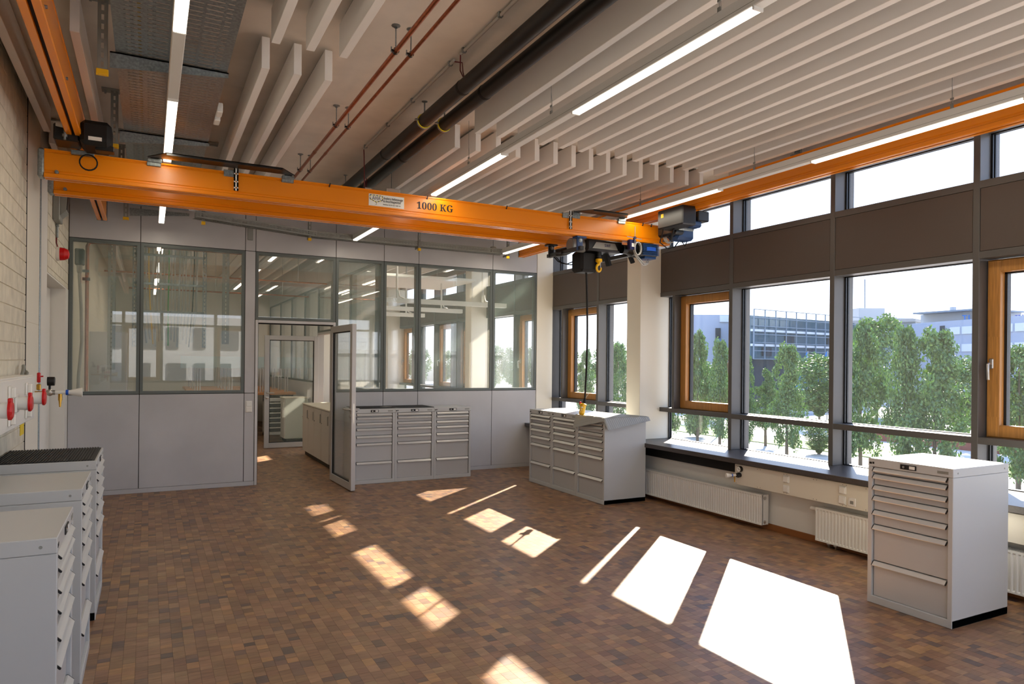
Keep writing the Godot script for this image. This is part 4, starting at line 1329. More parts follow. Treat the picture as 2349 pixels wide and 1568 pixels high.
func ribbed_mat(lo: Vector3, hi: Vector3, along_x: bool, m: Material, label: String) -> void:
	var mb := MB.new()
	mb.box(lo, Vector3(hi.x, lo.y + 0.003, hi.z))
	var p := 0.016
	if along_x:
		var z := lo.z
		while z < hi.z - 0.008:
			mb.box(Vector3(lo.x, lo.y + 0.003, z), Vector3(hi.x, hi.y, z + 0.009))
			z += p
	else:
		var x := lo.x
		while x < hi.x - 0.008:
			mb.box(Vector3(x, lo.y + 0.003, lo.z), Vector3(x + 0.009, hi.y, hi.z))
			x += p
	single("ribbed_mat", mb, m, label, "mat")

func cabinets() -> void:
	cabinet(Vector3(4.768, 0, -2.865), -PI / 2, 0.58, 0.622, "light grey drawer cabinet standing alone in front of the window radiator", "")
	for k in 3:
		cabinet(Vector3(4.982, 0, -6.641 - 0.298 - 0.5965 * k), -PI / 2, 0.5955, 0.60, ["grey drawer cabinet nearest the radiator end of the row of three by the column", "middle grey drawer cabinet of the row of three by the column, pendant on it", "grey drawer cabinet at the partition end of the row of three by the column"][k], "drawer cabinets in a row by the column")
	for k in 3:
		cabinet(Vector3(2.41 + 0.283 + 0.566 * k, 0, -9.38), 0.0, 0.565, 0.52, ["grey drawer cabinet against the partition, right behind the open glass door", "middle grey drawer cabinet of the row against the partition", "grey drawer cabinet against the partition with a bare top"][k], "drawer cabinets in a row against the partition")
	cabinet(Vector3(-0.56, 0, -3.2475), PI / 2, 0.595, 0.555, "grey drawer cabinet at the block wall, first of three and farthest from partition", "drawer cabinets along the block wall")
	cabinet(Vector3(-0.56, 0, -4.30), PI / 2, 0.605, 0.555, "grey drawer cabinet at the block wall, middle one of three", "drawer cabinets along the block wall")
	cabinet(Vector3(-0.56, 0, -5.43), PI / 2, 0.725, 0.555, "grey drawer cabinet at the block wall with a black ribbed mat on top", "drawer cabinets along the block wall")
	ribbed_mat(Vector3(-0.83, 1.0, -5.78), Vector3(-0.295, 1.008, -5.08), false, M.rubber_mat, "black ribbed rubber mat on the cabinet at the block wall")
	ribbed_mat(Vector3(2.44, 1.0, -9.62), Vector3(3.55, 1.008, -9.14), true, M.rubber_mat, "black ribbed rubber mat on two cabinets against the partition")
	draped_mat()

# a grey ribbed mat laid across the row by the column, two corners hanging over
func draped_mat() -> void:
	var mb := MB.new()
	var nx := 46
	var nz := 30
	var x0 := 4.60
	var x1 := 5.26
	var z0 := -7.28
	var z1 := -6.52
	var at := func(i: int, j: int) -> Vector3:
		var u := float(i) / nx
		var v := float(j) / nz
		var x := lerpf(x0, x1, u)
		var z := lerpf(z0, z1, v)
		# turned a little on the cabinet
		var c := Vector2(4.93, -6.92)
		var r := Vector2(x - c.x, z - c.y).rotated(-0.16)
		x = c.x + r.x
		z = c.y + r.y
		var y := 1.006
		var over := maxf(0.0, 4.672 - x)
		y -= over * 1.3
		x += over * 0.6
		var side := maxf(0.0, z + 6.632)
		y -= side * 0.85
		z -= side * 0.5
		return Vector3(x, y, z)
	for j in nz:
		for i in nx:
			var a: Vector3 = at.call(i, j)
			var b: Vector3 = at.call(i + 1, j)
			var c: Vector3 = at.call(i + 1, j + 1)
			var d: Vector3 = at.call(i, j + 1)
			var up := Vector3(0, 0.006 if i % 2 == 0 else 0.002, 0)
			mb.quad(d + up, c + up, b + up, a + up)
			mb.quad(a, b, c, d)
			if i % 2 == 0:
				mb.quad(a, a + up, d + up, d)
				mb.quad(c, c + up, b + up, b)
	single("ribbed_mat", mb, M.grey_mat, "pale grey ribbed mat draped over the cabinet row by the column", "mat")

# ------------------------------------------------------------------ things along the window wall
func radiator(za: float, zb: float, label: String) -> Node3D:
	var o := thing("radiator", label, "radiator", Vector3(5.42, 0.056, (za + zb) / 2))
	var l := zb - za
	part(o, "back_panel", MB.new().bev(Vector3(0.030, 0.006, -l / 2 + 0.01), Vector3(0.05, 0.288, l / 2 - 0.01), 0.004), M.radiator_white)
	part(o, "side_cover", MB.new().bev(Vector3(-0.046, 0.0, -l / 2), Vector3(0.05, 0.300, -l / 2 + 0.012), 0.003).bev(Vector3(-0.046, 0.0, l / 2 - 0.012), Vector3(0.05, 0.300, l / 2), 0.003), M.radiator_white)
	# front panel with pressed ribs
	var fp := MB.new()
	var n := int(l / 0.0333)
	var p := l / n
	for i in n:
		var z := -l / 2 + p * i
		var xs := [-0.048, -0.048, -0.040, -0.040, -0.048]
		var zs := [0.0, 0.30, 0.45, 0.85, 1.0]
		for k in 4:
			var a := Vector3(xs[k], 0, z + p * zs[k])
			var b := Vector3(xs[k + 1], 0, z + p * zs[k + 1])
			fp.quad(a + Vector3.UP * 0.022, a + Vector3.UP * 0.272, b + Vector3.UP * 0.272, b + Vector3.UP * 0.022)
		for yy in [[0.022, 0.012], [0.272, 0.284]]:
			var q := [Vector3(-0.048, yy[0], z + p * 0.30), Vector3(-0.040, yy[0], z + p * 0.45), Vector3(-0.040, yy[0], z + p * 0.85), Vector3(-0.048, yy[0], z + p)]
			var e := [Vector3(-0.048, yy[1], z + p * 0.30), Vector3(-0.048, yy[1], z + p * 0.45), Vector3(-0.048, yy[1], z + p * 0.85), Vector3(-0.048, yy[1], z + p)]
			for k in 3:
				if yy[1] < yy[0]:
					fp.quad(e[k], q[k], q[k + 1], e[k + 1])
				else:
					fp.quad(q[k], e[k], e[k + 1], q[k + 1])
			var s0 := Vector3(-0.048, yy[0], z)
			var s1 := Vector3(-0.048, yy[1], z)
			var t := Vector3(0, 0, p * 0.30)
			if yy[1] < yy[0]:
				fp.quad(s1, s0, s0 + t, s1 + t)
			else:
				fp.quad(s0, s1, s1 + t, s0 + t)
	fp.box(Vector3(-0.048, 0.0, -l / 2), Vector3(-0.030, 0.012, l / 2))
	fp.box(Vector3(-0.048, 0.284, -l / 2), Vector3(-0.030, 0.300, l / 2))
	fp.box(Vector3(-0.036, 0.01, -l / 2), Vector3(-0.028, 0.29, l / 2))
	part(o, "front_panel", fp, M.radiator_white)
	var gr := MB.new()
	var z := -l / 2 + 0.012
	while z < l / 2 - 0.02:
		gr.box(Vector3(-0.030, 0.294, z), Vector3(0.045, 0.300, z + 0.010))
		z += 0.018
	gr.box(Vector3(0.002, 0.293, -l / 2), Vector3(0.010, 0.299, l / 2))
	part(o, "top_grille", gr, M.radiator_white)
	part(o, "bracket", MB.new().box(Vector3(0.05, 0.05, -l / 2 + 0.3), Vector3(0.08, 0.25, -l / 2 + 0.34)).box(Vector3(0.05, 0.05, l / 2 - 0.34), Vector3(0.08, 0.25, l / 2 - 0.3)), M.radiator_white)
	return o

func window_fittings() -> void:
	var r1 := radiator(-8.9, -4.945, "long low white ribbed radiator behind the row of three cabinets")
	for y in [0.265, 0.03]:
		part(r1, "end_plug", MB.new().lathe(Vector3(-0.005, y, 1.9775), Vector3.BACK, [[0.017, 0.0], [0.017, 0.006], [0.009, 0.008], [0.0001, 0.008]], 10), M.steel_handle)
	var r2 := radiator(-4.32, -1.5, "low white ribbed radiator behind the single cabinet by the window")
	part(r2, "thermostat", MB.new().lathe(Vector3(0.0, 0.272, -1.41), Vector3.FORWARD, [[0.012, 0.0], [0.014, 0.02], [0.019, 0.03], [0.021, 0.075], [0.017, 0.085], [0.0001, 0.085]], 12), M.white_plastic)
	for k in 2:
		part(r2, "valve", MB.new().tube([Vector3(0.01, 0.0, -1.31 + k * 0.07), Vector3(0.01, -0.045, -1.31 + k * 0.07), Vector3(0.06, -0.05, -1.31 + k * 0.07)], 0.010, 8).bev(Vector3(-0.005, -0.03, -1.325 + k * 0.07), Vector3(0.025, -0.004, -1.295 + k * 0.07), 0.004), M.steel_handle)
	# installation panel with sockets and an air tap
	var p := thing("socket_duct", "cream service duct with sockets under the window sill", "duct", Vector3(5.33, 0.42, -5.26))
	part(p, "cover", MB.new().bev(Vector3(0, 0, 0), Vector3(0.012, 0.205, 1.5), 0.002).bev(Vector3(0, 0, 1.504), Vector3(0.012, 0.205, 4.2), 0.002), M.trunking)
	part(p, "channel", MB.new().box(Vector3(0.012, 0.01, 0.01), Vector3(0.17, 0.205, 4.18)), M.trunking)
	var holes := MB.new()
	for z in [0.02, 0.30, 0.335, 0.62, 0.655, 0.95, 0.985, 1.25, 1.285, 1.47]:
		for y in [0.014, 0.190]:
			holes.lathe(Vector3(-0.0005, y, z), Vector3.LEFT, [[0.004, -0.001], [0.004, 0.001], [0.0001, 0.001]], 6)
	part(p, "screws", holes, M.zinc_dull)
	for q in [[0.653, 0.146], [0.653, 0.054], [1.252, 0.144], [1.250, 0.057], [3.1, 0.144], [3.1, 0.057]]:
		var s := part(p, "socket", MB.new().bev(Vector3(-0.012, q[1] - 0.036, q[0] - 0.036), Vector3(0, q[1] + 0.036, q[0] + 0.036), 0.005), M.white_plastic)
		part(s, "lid", MB.new().bev(Vector3(-0.020, q[1] - 0.028, q[0] - 0.028), Vector3(-0.010, q[1] + 0.028, q[0] + 0.028), 0.004), M.white_plastic)
	var ns := part(p, "network_socket", MB.new().bev(Vector3(-0.012, 0.022, 1.311), Vector3(0, 0.092, 1.381), 0.004), M.white_plastic)
	part(ns, "jack", MB.new().box(Vector3(-0.014, 0.040, 1.330), Vector3(-0.010, 0.068, 1.362)), M.zinc_dull)
	var tap := thing("air_tap", "compressed air tap with round gauge at the end of the window panel", "tap", Vector3(5.33, 0.52, -5.20))
	part(tap, "knob", MB.new().lathe(Vector3(0, 0, 0.01), Vector3.LEFT, [[0.024, 0.0], [0.026, 0.03], [0.020, 0.045], [0.0001, 0.045]], 12), M.black_plastic)
	part(tap, "gauge", MB.new().lathe(Vector3(0, 0.062, 0.02), Vector3.LEFT, [[0.030, 0.0], [0.030, 0.03], [0.027, 0.032]], 16), M.black_plastic)
	part(tap, "gauge_face", MB.new().lathe(Vector3(0, 0.062, 0.02), Vector3.LEFT, [[0.027, 0.031], [0.0001, 0.031]], 16), M.label_white)
	part(tap, "needle", MB.new().obox(Vector3(-0.033, 0.064, 0.024), Vector3(0.001, 0.004, 0.03), Basis(Vector3.RIGHT, 0.5)), M.print_black)
	part(tap, "outlet", MB.new().tube([Vector3(-0.03, 0, 0.0), Vector3(-0.10, -0.004, -0.03)], 0.012, 8).lathe(Vector3(-0.09, -0.003, -0.026), Vector3(-1, -0.05, -0.4), [[0.014, 0], [0.024, 0.03], [0.024, 0.05], [0.0001, 0.05]], 12), M.white_plastic)
	part(tap, "blue_ring", MB.new().tube([Vector3(-0.072, -0.002, -0.018), Vector3(-0.080, -0.002, -0.022)], 0.015, 10), M.blue_plastic)
	part(tap, "nipple", MB.new().tube([Vector3(-0.05, -0.01, -0.012), Vector3(-0.05, -0.07, -0.012)], 0.006, 8), M.brass)

# ------------------------------------------------------------------ things on the block wall
func left_fittings() -> void:
	var b := thing("installation_box", "white installation box with red power sockets on the block wall", "box", Vector3(XL, 1.21, -6.0))
	part(b, "housing", MB.new().bev(Vector3(0, 0, 0), Vector3(0.122, 0.298, 3.6), 0.004), M.white_plastic)
	part(b, "lid", MB.new().bev(Vector3(0.01, 0.298, 0.06), Vector3(0.118, 0.310, 3.55), 0.003), M.white_plastic)
	for z in [0.42, 1.05, 1.8, 2.6]:
		for y in [0.068, 0.225]:
			var s := part(b, "socket", MB.new().bev(Vector3(0.122, y - 0.040, z - 0.04), Vector3(0.136, y + 0.040, z + 0.04), 0.005), M.white_plastic)
			part(s, "lid", MB.new().bev(Vector3(0.134, y - 0.030, z - 0.012), Vector3(0.160, y + 0.030, z + 0.030), 0.005), M.white_plastic)
	for z in [0.16, 0.80, 1.5]:
		var pw := part(b, "power_socket", MB.new().bev(Vector3(0.122, 0.095, z - 0.06), Vector3(0.134, 0.205, z + 0.06), 0.006).lathe(Vector3(0.13, 0.15, z), Vector3.RIGHT, [[0.040, 0.0], [0.044, 0.05], [0.044, 0.06]], 14), M.lamp_body)
		part(pw, "red_lid", MB.new().lathe(Vector3(0.188, 0.15, z), Vector3.RIGHT, [[0.0001, 0.0], [0.052, 0.0], [0.052, 0.012], [0.040, 0.020], [0.0001, 0.020]], 16).bev(Vector3(0.185, 0.19, z - 0.02), Vector3(0.205, 0.215, z + 0.02), 0.004), M.signal_red)
	part(b, "cable_entry", MB.new().tube([Vector3(0.04, 0.29, -0.02), Vector3(0.045, 0.335, -0.05), Vector3(0.04, 0.36, -0.11), Vector3(0.03, 0.37, -0.18)], 0.012, 8).tube([Vector3(0.06, 0.29, -0.05), Vector3(0.065, 0.32, -0.10), Vector3(0.05, 0.33, -0.16), Vector3(0.04, 0.31, -0.19)], 0.010, 8), M.zinc_dull)
	var t := thing("air_tap", "air tap with black gauge and red lever at the end of the white wall box", "tap", Vector3(XL + 0.02, 1.38, -6.25))
	part(t, "pipe", MB.new().tube([Vector3(0, 0, 0), Vector3(0.16, 0, 0)], 0.012, 8), M.brass)
	part(t, "valve", MB.new().ball(Vector3(0.165, 0, 0), 0.026).tube([Vector3(0.13, 0, 0), Vector3(0.20, 0, 0)], 0.018, 8), M.steel_handle)
	part(t, "gauge", MB.new().lathe(Vector3(0.150, 0.085, 0), Vector3.RIGHT, [[0.0001, 0.0], [0.034, 0.0], [0.034, 0.045], [0.030, 0.048], [0.0001, 0.048]], 14).tube([Vector3(0.165, 0.0, 0), Vector3(0.165, 0.06, 0)], 0.008, 8), M.black_plastic)
	part(t, "red_lever", MB.new().bev(Vector3(0.085, 0.075, -0.012), Vector3(0.108, 0.15, 0.012), 0.005).tube([Vector3(0.10, 0.12, 0), Vector3(0.125, 0.122, 0)], 0.006, 6), M.signal_red)
	part(t, "brass_body", MB.new().bev(Vector3(0.083, 0.02, -0.015), Vector3(0.110, 0.065, 0.015), 0.005), M.brass)
	part(t, "outlet", MB.new().tube([Vector3(0.20, 0.002, 0), Vector3(0.27, 0.0, 0)], 0.016, 10).lathe(Vector3(0.275, 0.0, 0), Vector3.RIGHT, [[0.018, 0.0], [0.018, 0.02], [0.034, 0.09], [0.036, 0.10], [0.0001, 0.10]], 12), M.white_plastic)
	part(t, "blue_ring", MB.new().tube([Vector3(0.268, 0, 0), Vector3(0.286, 0, 0)], 0.0205, 12), M.blue_plastic)
	part(t, "nipple", MB.new().tube([Vector3(0.232, -0.01, 0), Vector3(0.232, -0.06, 0)], 0.014, 8).tube([Vector3(0.232, -0.06, 0), Vector3(0.232, -0.11, 0)], 0.011, 8, true, 0.006), M.brass)
	single("sticker", MB.new().box(Vector3(XL, 1.06, -6.44), Vector3(XL + 0.003, 1.19, -6.27)), M.sticker_yellow, "yellow paper sticker on the block wall under the white box", "sticker")
	var s := thing("alarm_beacon", "red alarm beacon on the block wall above the door niche", "beacon", Vector3(XL, 2.705, -8.46))
	part(s, "base", MB.new().lathe(Vector3.ZERO, Vector3.RIGHT, [[0.0001, 0.0], [0.072, 0.0], [0.072, 0.03], [0.0001, 0.03]], 16), M.white_plastic)
	part(s, "dome", MB.new().lathe(Vector3(0.03, 0, 0), Vector3.RIGHT, [[0.068, 0.0], [0.062, 0.04], [0.045, 0.075], [0.0001, 0.085]], 16), M.signal_red)
	part(s, "cable", MB.new().tube([Vector3(0.01, 0.07, 0), Vector3(0.005, 0.10, 0.06), Vector3(0.008, 0.15, 0.10)], 0.006, 6), M.cable_red)
	part(s, "tube", MB.new().tube([Vector3(0.014, 0.15, 0.10), Vector3(0.014, 0.42, 0.10)], 0.012, 8).bev(Vector3(0.0, 0.26, 0.08), Vector3(0.03, 0.28, 0.12), 0.003), M.zinc)
	var u := thing("unit_heater", "grey wall unit with dark front high above the door niche", "wall unit", Vector3(XL, 2.99, -8.25))
	part(u, "body", MB.new().bev(Vector3(0, 0, -0.12), Vector3(0.06, 0.40, 0.16), 0.006), M.zinc_dull)
	part(u, "front", MB.new().prism(PackedVector2Array([Vector2(0.06, 0.05), Vector2(0.11, 0.10), Vector2(0.12, 0.30), Vector2(0.06, 0.36)]), Vector3(0, 0, -0.10), Vector3.RIGHT, Vector3.UP, Vector3(0, 0, 0.24)), M.zinc_dull)
	part(u, "screen", MB.new().obox(Vector3(0.119, 0.20, 0.02), Vector3(0.004, 0.17, 0.18), Basis(Vector3.BACK, -0.05)), M.black_plastic)

# ------------------------------------------------------------------ the rooms behind the partition
func next_rooms() -> void:
	# glazed partition between workshop and side room, across x = 2.9
	var w := setting("wall_side")
	var xa := 2.88
	var xb := 2.98
	var zs := [-9.76, -11.2, -12.50, -13.58, -14.9, -16.4, -17.9, -19.6]
	for i in zs.size() - 1:
		var a: float = zs[i + 1] + 0.004
		var b: float = zs[i] - 0.004
		part(w, "panel", MB.new().bev(Vector3(xa, 3.065, a), Vector3(xb, CEIL, b), 0.002), M.wall_panel)
		if i == 2:
			continue
		part(w, "panel", MB.new().bev(Vector3(xa, 0, a), Vector3(xb, 1.20, b), 0.002), M.wall_panel)
		glazing(w, Vector3(xa, 1.205, a), Vector3(xb, 3.06, b), false)
	glazing(w, Vector3(xa, 2.172, zs[3] + 0.004), Vector3(xb, 3.06, zs[2] - 0.004), false)
	var d := setting("door_3")
	part(d, "door_frame", MB.new().bev(Vector3(xa - 0.01, 0, -13.58), Vector3(xb + 0.01, 2.168, -13.545), 0.003).bev(Vector3(xa - 0.01, 0, -12.535), Vector3(xb + 0.01, 2.168, -12.50), 0.003).bev(Vector3(xa - 0.01, 2.128, -13.545), Vector3(xb + 0.01, 2.168, -12.535), 0.003), M.alu_frame)
	door_leaf(d, Vector3(2.88, 0, -13.53), Vector3(-1, 0, 0), 0.98, 2.1, Vector3.BACK)
	# cupboards along that partition
	for q in [[-11.55, -10.50, "white cupboard with two doors in the workshop, beside the glass door", 2], [-12.50, -11.55, "white cupboard with two doors in the workshop, next to the inner door", 2], [-14.86, -14.37, "narrow white cupboard behind the inner glass door", 1]]:
		var l: float = q[1] - q[0]
		var c := thing("cupboard", q[2], "cupboard", Vector3(2.635, 0, (q[0] + q[1]) / 2))
		part(c, "body", MB.new().bev(Vector3(-0.215, 0.075, -l / 2), Vector3(0.235, 0.875, l / 2), 0.003), M.cupboard_side)
		part(c, "plinth", MB.new().box(Vector3(-0.19, 0.0, -l / 2 + 0.01), Vector3(0.235, 0.075, l / 2 - 0.01)), M.plinth_dark)
		part(c, "top", MB.new().bev(Vector3(-0.24, 0.875, -l / 2 - 0.004), Vector3(0.235, 0.897, l / 2 + 0.004), 0.003), M.cream_smooth)
		var nd: int = q[3]
		for k in nd:
			var za := -l / 2 + l / nd * k + 0.005
			var zb := -l / 2 + l / nd * (k + 1) - 0.005
			var dr := part(c, "door", MB.new().bev(Vector3(-0.235, 0.082, za), Vector3(-0.216, 0.868, zb), 0.002), M.cupboard_front)
			part(dr, "handle", MB.new().bev(Vector3(-0.250, 0.66, zb - 0.05), Vector3(-0.236, 0.80, zb - 0.036), 0.003), M.steel_handle)
			part(dr, "lock", MB.new().lathe(Vector3(-0.235, 0.66, za + 0.03), Vector3.LEFT, [[0.01, 0], [0.01, 0.012], [0.0001, 0.012]], 8), M.steel_handle)
	# work benches with aluminium uprights
	for k in 5:
		var z := -15.35 - k * 0.85
		var b := thing("workbench", ["wooden workbench in the workshop behind, first in its row of five", "wooden workbench in the workshop behind, second in its row of five", "wooden workbench in the workshop behind, third in its row of five", "wooden workbench in the workshop behind, fourth in its row of five", "wooden workbench in the workshop behind, last by the far wall"][k], "workbench", Vector3(1.75, 0, z), 0.0, "workshop benches")
		part(b, "top", MB.new().bev(Vector3(-1.0, 0.92, -0.3), Vector3(1.0, 0.97, 0.3), 0.004), M.bench_wood)
		for x in [-0.92, 0.92]:
			part(b, "leg", MB.new().box(Vector3(x - 0.03, 0, -0.25), Vector3(x + 0.03, 0.92, 0.25)), M.plinth_dark)
		for x in [-0.85, -0.25, 0.35, 0.85]:
			part(b, "upright", MB.new().bev(Vector3(x - 0.035, 0.97, -0.03), Vector3(x - 0.012, 1.45, 0.03), 0.003).bev(Vector3(x + 0.012, 0.97, -0.03), Vector3(x + 0.035, 1.45, 0.03), 0.003), M.alu_frame)
	var tr := thing("tool_trolley", "grey drawer trolley on castors under the workbench behind", "trolley", Vector3(2.35, 0, -14.98))
	part(tr, "body", MB.new().bev(Vector3(-0.27, 0.12, -0.02), Vector3(-0.24, 0.86, 0.2), 0.004).bev(Vector3(0.20, 0.12, -0.02), Vector3(0.23, 0.86, 0.2), 0.004).bev(Vector3(-0.27, 0.80, -0.02), Vector3(0.23, 0.86, 0.2), 0.004).bev(Vector3(-0.27, 0.12, -0.02), Vector3(0.23, 0.18, 0.2), 0.004), M.cabinet_grey)
	for i in 6:
		part(tr, "drawer", MB.new().bev(Vector3(-0.235, 0.19 + i * 0.10, 0.12), Vector3(0.195, 0.27 + i * 0.10, 0.19), 0.003), M.black_plastic)
		part(tr, "drawer_handle", MB.new().bev(Vector3(-0.235, 0.255 + i * 0.10, 0.19), Vector3(0.195, 0.275 + i * 0.10, 0.21), 0.003), M.handle_alu)
	for x in [-0.22, 0.18]:
		part(tr, "castor", MB.new().lathe(Vector3(x - 0.02, 0.05, 0.16), Vector3.RIGHT, [[0.0001, 0], [0.05, 0], [0.05, 0.035], [0.0001, 0.035]], 12).box(Vector3(x - 0.01, 0.05, 0.13), Vector3(x + 0.005, 0.12, 0.19)), M.black_plastic)
	single("frosted_screen", MB.new().box(Vector3(0.7, 1.42, -19.0), Vector3(2.8, 1.72, -18.99)), M.frosted, "pale frosted screen strip hung above the last workbench", "screen")
	# vertical cable ladder with cables, copper risers, grey hose behind the left panes
	var lad := thing("cable_ladder", "galvanised cable ladder standing behind the left partition panes", "cable ladder", Vector3(0.25, 2.0, -10.35))
	for x in [-0.42, 0.42]:
		var ch := MB.new()
		slotted_channel(ch, x, 0.0, -0.2, 1.72, 0.05, 0.04)
		part(lad, "upright", ch, M.zinc)
	for y in [0.25, 0.62, 1.0, 1.4]:
		part(lad, "rung", MB.new().box(Vector3(-0.42, y, -0.03), Vector3(0.42, y + 0.03, 0.0)), M.zinc)
	for k in 16:
		var x := -0.34 + 0.045 * k
		var cb := MB.new().tube([Vector3(0.25 + x, CEIL, -10.42), Vector3(0.25 + x + 0.01 * sin(k * 2.0), 2.9, -10.40), Vector3(0.25 + x * 0.95, 2.35, -10.40), Vector3(0.25 + x * 0.8, 1.85 + 0.05 * sin(k * 1.7), -10.42)], 0.009 if k % 5 else 0.016, 6)
		single("hanging_cable", cb, M.green_cable if k == 7 else (M.cap_yellow if k == 2 else (M.black_matt if k == 14 else M.cable_grey)), "green cable in the bundle on the ladder" if k == 7 else ("yellow cable in the bundle on the ladder" if k == 2 else ("black cable in the bundle on the ladder" if k == 14 else "grey cable in the bundle on the ladder")), "cable", "cables on the ladder")
	for q in [[-0.42, -10.15, "wide perforated steel upright behind the first partition pane"], [0.92, -10.15, "wide perforated steel upright behind the second partition pane"]]:
		var ch := MB.new()
		slotted_channel(ch, q[0], q[1], 1.85 if q[0] > 0 else 1.5, CEIL, 0.085, 0.04)
		single("steel_upright", ch, M.zinc_dull, q[2], "upright")
	single("copper_riser", MB.new().tube([Vector3(-0.68, 0.3, -10.05), Vector3(-0.68, 3.02, -10.05), Vector3(-0.66, 3.07, -10.05), Vector3(-0.60, 3.08, -10.05), Vector3(1.25, 3.08, -10.05)], 0.022, 10), M.copper, "copper riser that bends along the top behind the first pane", "pipe")
	for k in 2:
		var cbz := -12.5 - k * 1.6
		var cby := 3.0 - k * 0.1
		var cb := thing("copper_branch", ["copper pipe crossing the workshop under its baffles, nearer one", "copper pipe crossing the workshop under its baffles, farther one"][k], "pipe", Vector3(0, cby, cbz))
		part(cb, "pipe", MB.new().tube([Vector3(-0.62 + k * 0.3, 0, 0), Vector3(2.8, 0, 0)], 0.014, 8), M.copper)
		for x in [-0.1, 1.1, 2.3]:
			part(cb, "rod", MB.new().tube([Vector3(x, 0, 0), Vector3(x, CEIL - cby, 0)], 0.004, 5), M.zinc)
	var va := thing("wall_valve", "black motor valve with grey hose behind the first partition pane", "valve", Vector3(XL + 0.10, 2.55, -9.95))
	part(va, "head", MB.new().bev(Vector3(-0.06, 0.22, -0.05), Vector3(0.04, 0.42, 0.05), 0.012), M.black_matt)
	part(va, "body", MB.new().lathe(Vector3(-0.01, 0.22, 0), Vector3.DOWN, [[0.035, 0], [0.03, 0.08], [0.02, 0.1], [0.02, 0.16]], 10), M.conduit_grey)
	part(va, "bracket", MB.new().box(Vector3(0.02, 0.14, -0.015), Vector3(0.09, 0.17, 0.015)).box(Vector3(0.02, 0.04, -0.015), Vector3(0.10, 0.075, 0.015)), M.black_plastic)
	part(va, "hose", MB.new().tube([Vector3(-0.01, 0.07, 0), Vector3(0.01, -0.3, 0), Vector3(0.02, -0.7, 0), Vector3(-0.01, -1.1, 0), Vector3(-0.02, -1.45, 0)], 0.018, 8), M.conduit_grey)
	# side room: hanging panel, white bars, window columns come with the wall
	var hp := thing("ceiling_sail", "white rectangular ceiling sail hanging in the room behind the glass", "ceiling panel", Vector3(4.3, 3.12, -12.6))
	part(hp, "sail", MB.new().bev(Vector3(-1.2, 0, -0.9), Vector3(1.05, 0.045, 0.9), 0.004), M.ceiling_panel)
	for x in [-1.0, 0.9]:
		for z in [-0.7, 0.7]:
			part(hp, "wire", MB.new().tube([Vector3(x, 0.04, z), Vector3(x, CEIL - 3.12, z)], 0.003, 5), M.zinc)
	for k in 3:
		var z: float = [-11.0, -12.3, -13.6][k]
		var y: float = [2.60, 2.57, 2.55][k]
		var br := thing("media_bar", ["white media bar hanging across the room behind, first", "white media bar hanging across the room behind, second", "white media bar hanging across the room behind, third"][k], "bar", Vector3(0, y, z), 0.0, "white media bars")
		part(br, "bar", MB.new().bev(Vector3(3.05, 0.0, -0.05), Vector3(5.60 - k * 0.28, 0.075, 0.05), 0.004), M.lamp_body)
		for x in [3.6, 5.15 - k * 0.25]:
			part(br, "rod", MB.new().tube([Vector3(x, 0.07, 0), Vector3(x, (3.12 if k == 1 else CEIL) - y, 0)], 0.018, 8), M.lamp_body)
			part(br, "hose", MB.new().tube([Vector3(x + 0.02, 0.2, 0.02), Vector3(x + 0.03, 0.1, 0.05), Vector3(x + 0.10, 0.07, 0.06)], 0.012, 6), M.white_plastic)
	# a grey projector case in front of the far wall of the workshop is left to the tables; far wall has a board
	single("steel_board", MB.new().bev(Vector3(-0.80, 0.0, -12.9), Vector3(-0.30, 2.05, -12.35), 0.004), M.wall_panel, "tall grey steel locker at the workshop wall behind the partition", "locker")

# ------------------------------------------------------------------ outdoors
func crown(kind: int, seed_: int) -> ArrayMesh:
	# leaves on a column of boughs: unit height, unit radius
	var r := RandomNumberGenerator.new()
	r.seed = seed_
	var mb := MB.new()
	mb.tinted = true
	var lumps := []
	for i in 70:
		var y := r.randf_range(0.05, 0.97)
		var prof := pow(sin(PI * clampf(pow(y, 0.72) * 0.96 + 0.03, 0, 1)), 0.55) if kind < 2 else sqrt(maxf(0.0, 1.0 - pow((y - 0.60) / 0.45, 2.0)))
		var a := r.randf() * TAU
		var rad := prof * sqrt(r.randf()) * 0.80
		lumps.append([Vector3(cos(a) * rad, y, sin(a) * rad), r.randf_range(0.20, 0.36) * (0.45 + 0.55 * prof)])
	var total := 11000
	for i in total:
		var l: Array = lumps[r.randi() % lumps.size()]
		var dv := Vector3(r.randfn(0, 1), r.randfn(0, 1), r.randfn(0, 1)).normalized() * pow(r.randf(), 0.4)
		var c: Vector3 = l[0] + Vector3(dv.x * l[1], dv.y * l[1] * 0.36, dv.z * l[1])
		var s := r.randf_range(0.032, 0.066)
		var nrm := Vector3(r.randfn(0, 1), r.randfn(0, 0.8) + 0.5, r.randfn(0, 1)).normalized()
		var u := nrm.cross(Vector3(r.randfn(0, 1), r.randfn(0, 1), r.randfn(0, 1))).normalized()
		var v := nrm.cross(u)
		var g := pow(r.randf(), 1.6)
		var k := r.randf_range(0.7, 1.2)
		mb.col = Color(lerpf(0.060, 0.16, g) * k, lerpf(0.125, 0.25, g) * k, lerpf(0.050, 0.055, g) * k)
		# the mesh is stretched in height by about three, so leaves are laid out flat
		var fy := Vector3(1, 0.34, 1)
		mb.quad(c - u * s * fy, c - v * s * 0.55 * fy, c + u * s * fy, c + v * s * 0.55 * fy)
	return mb.mesh()

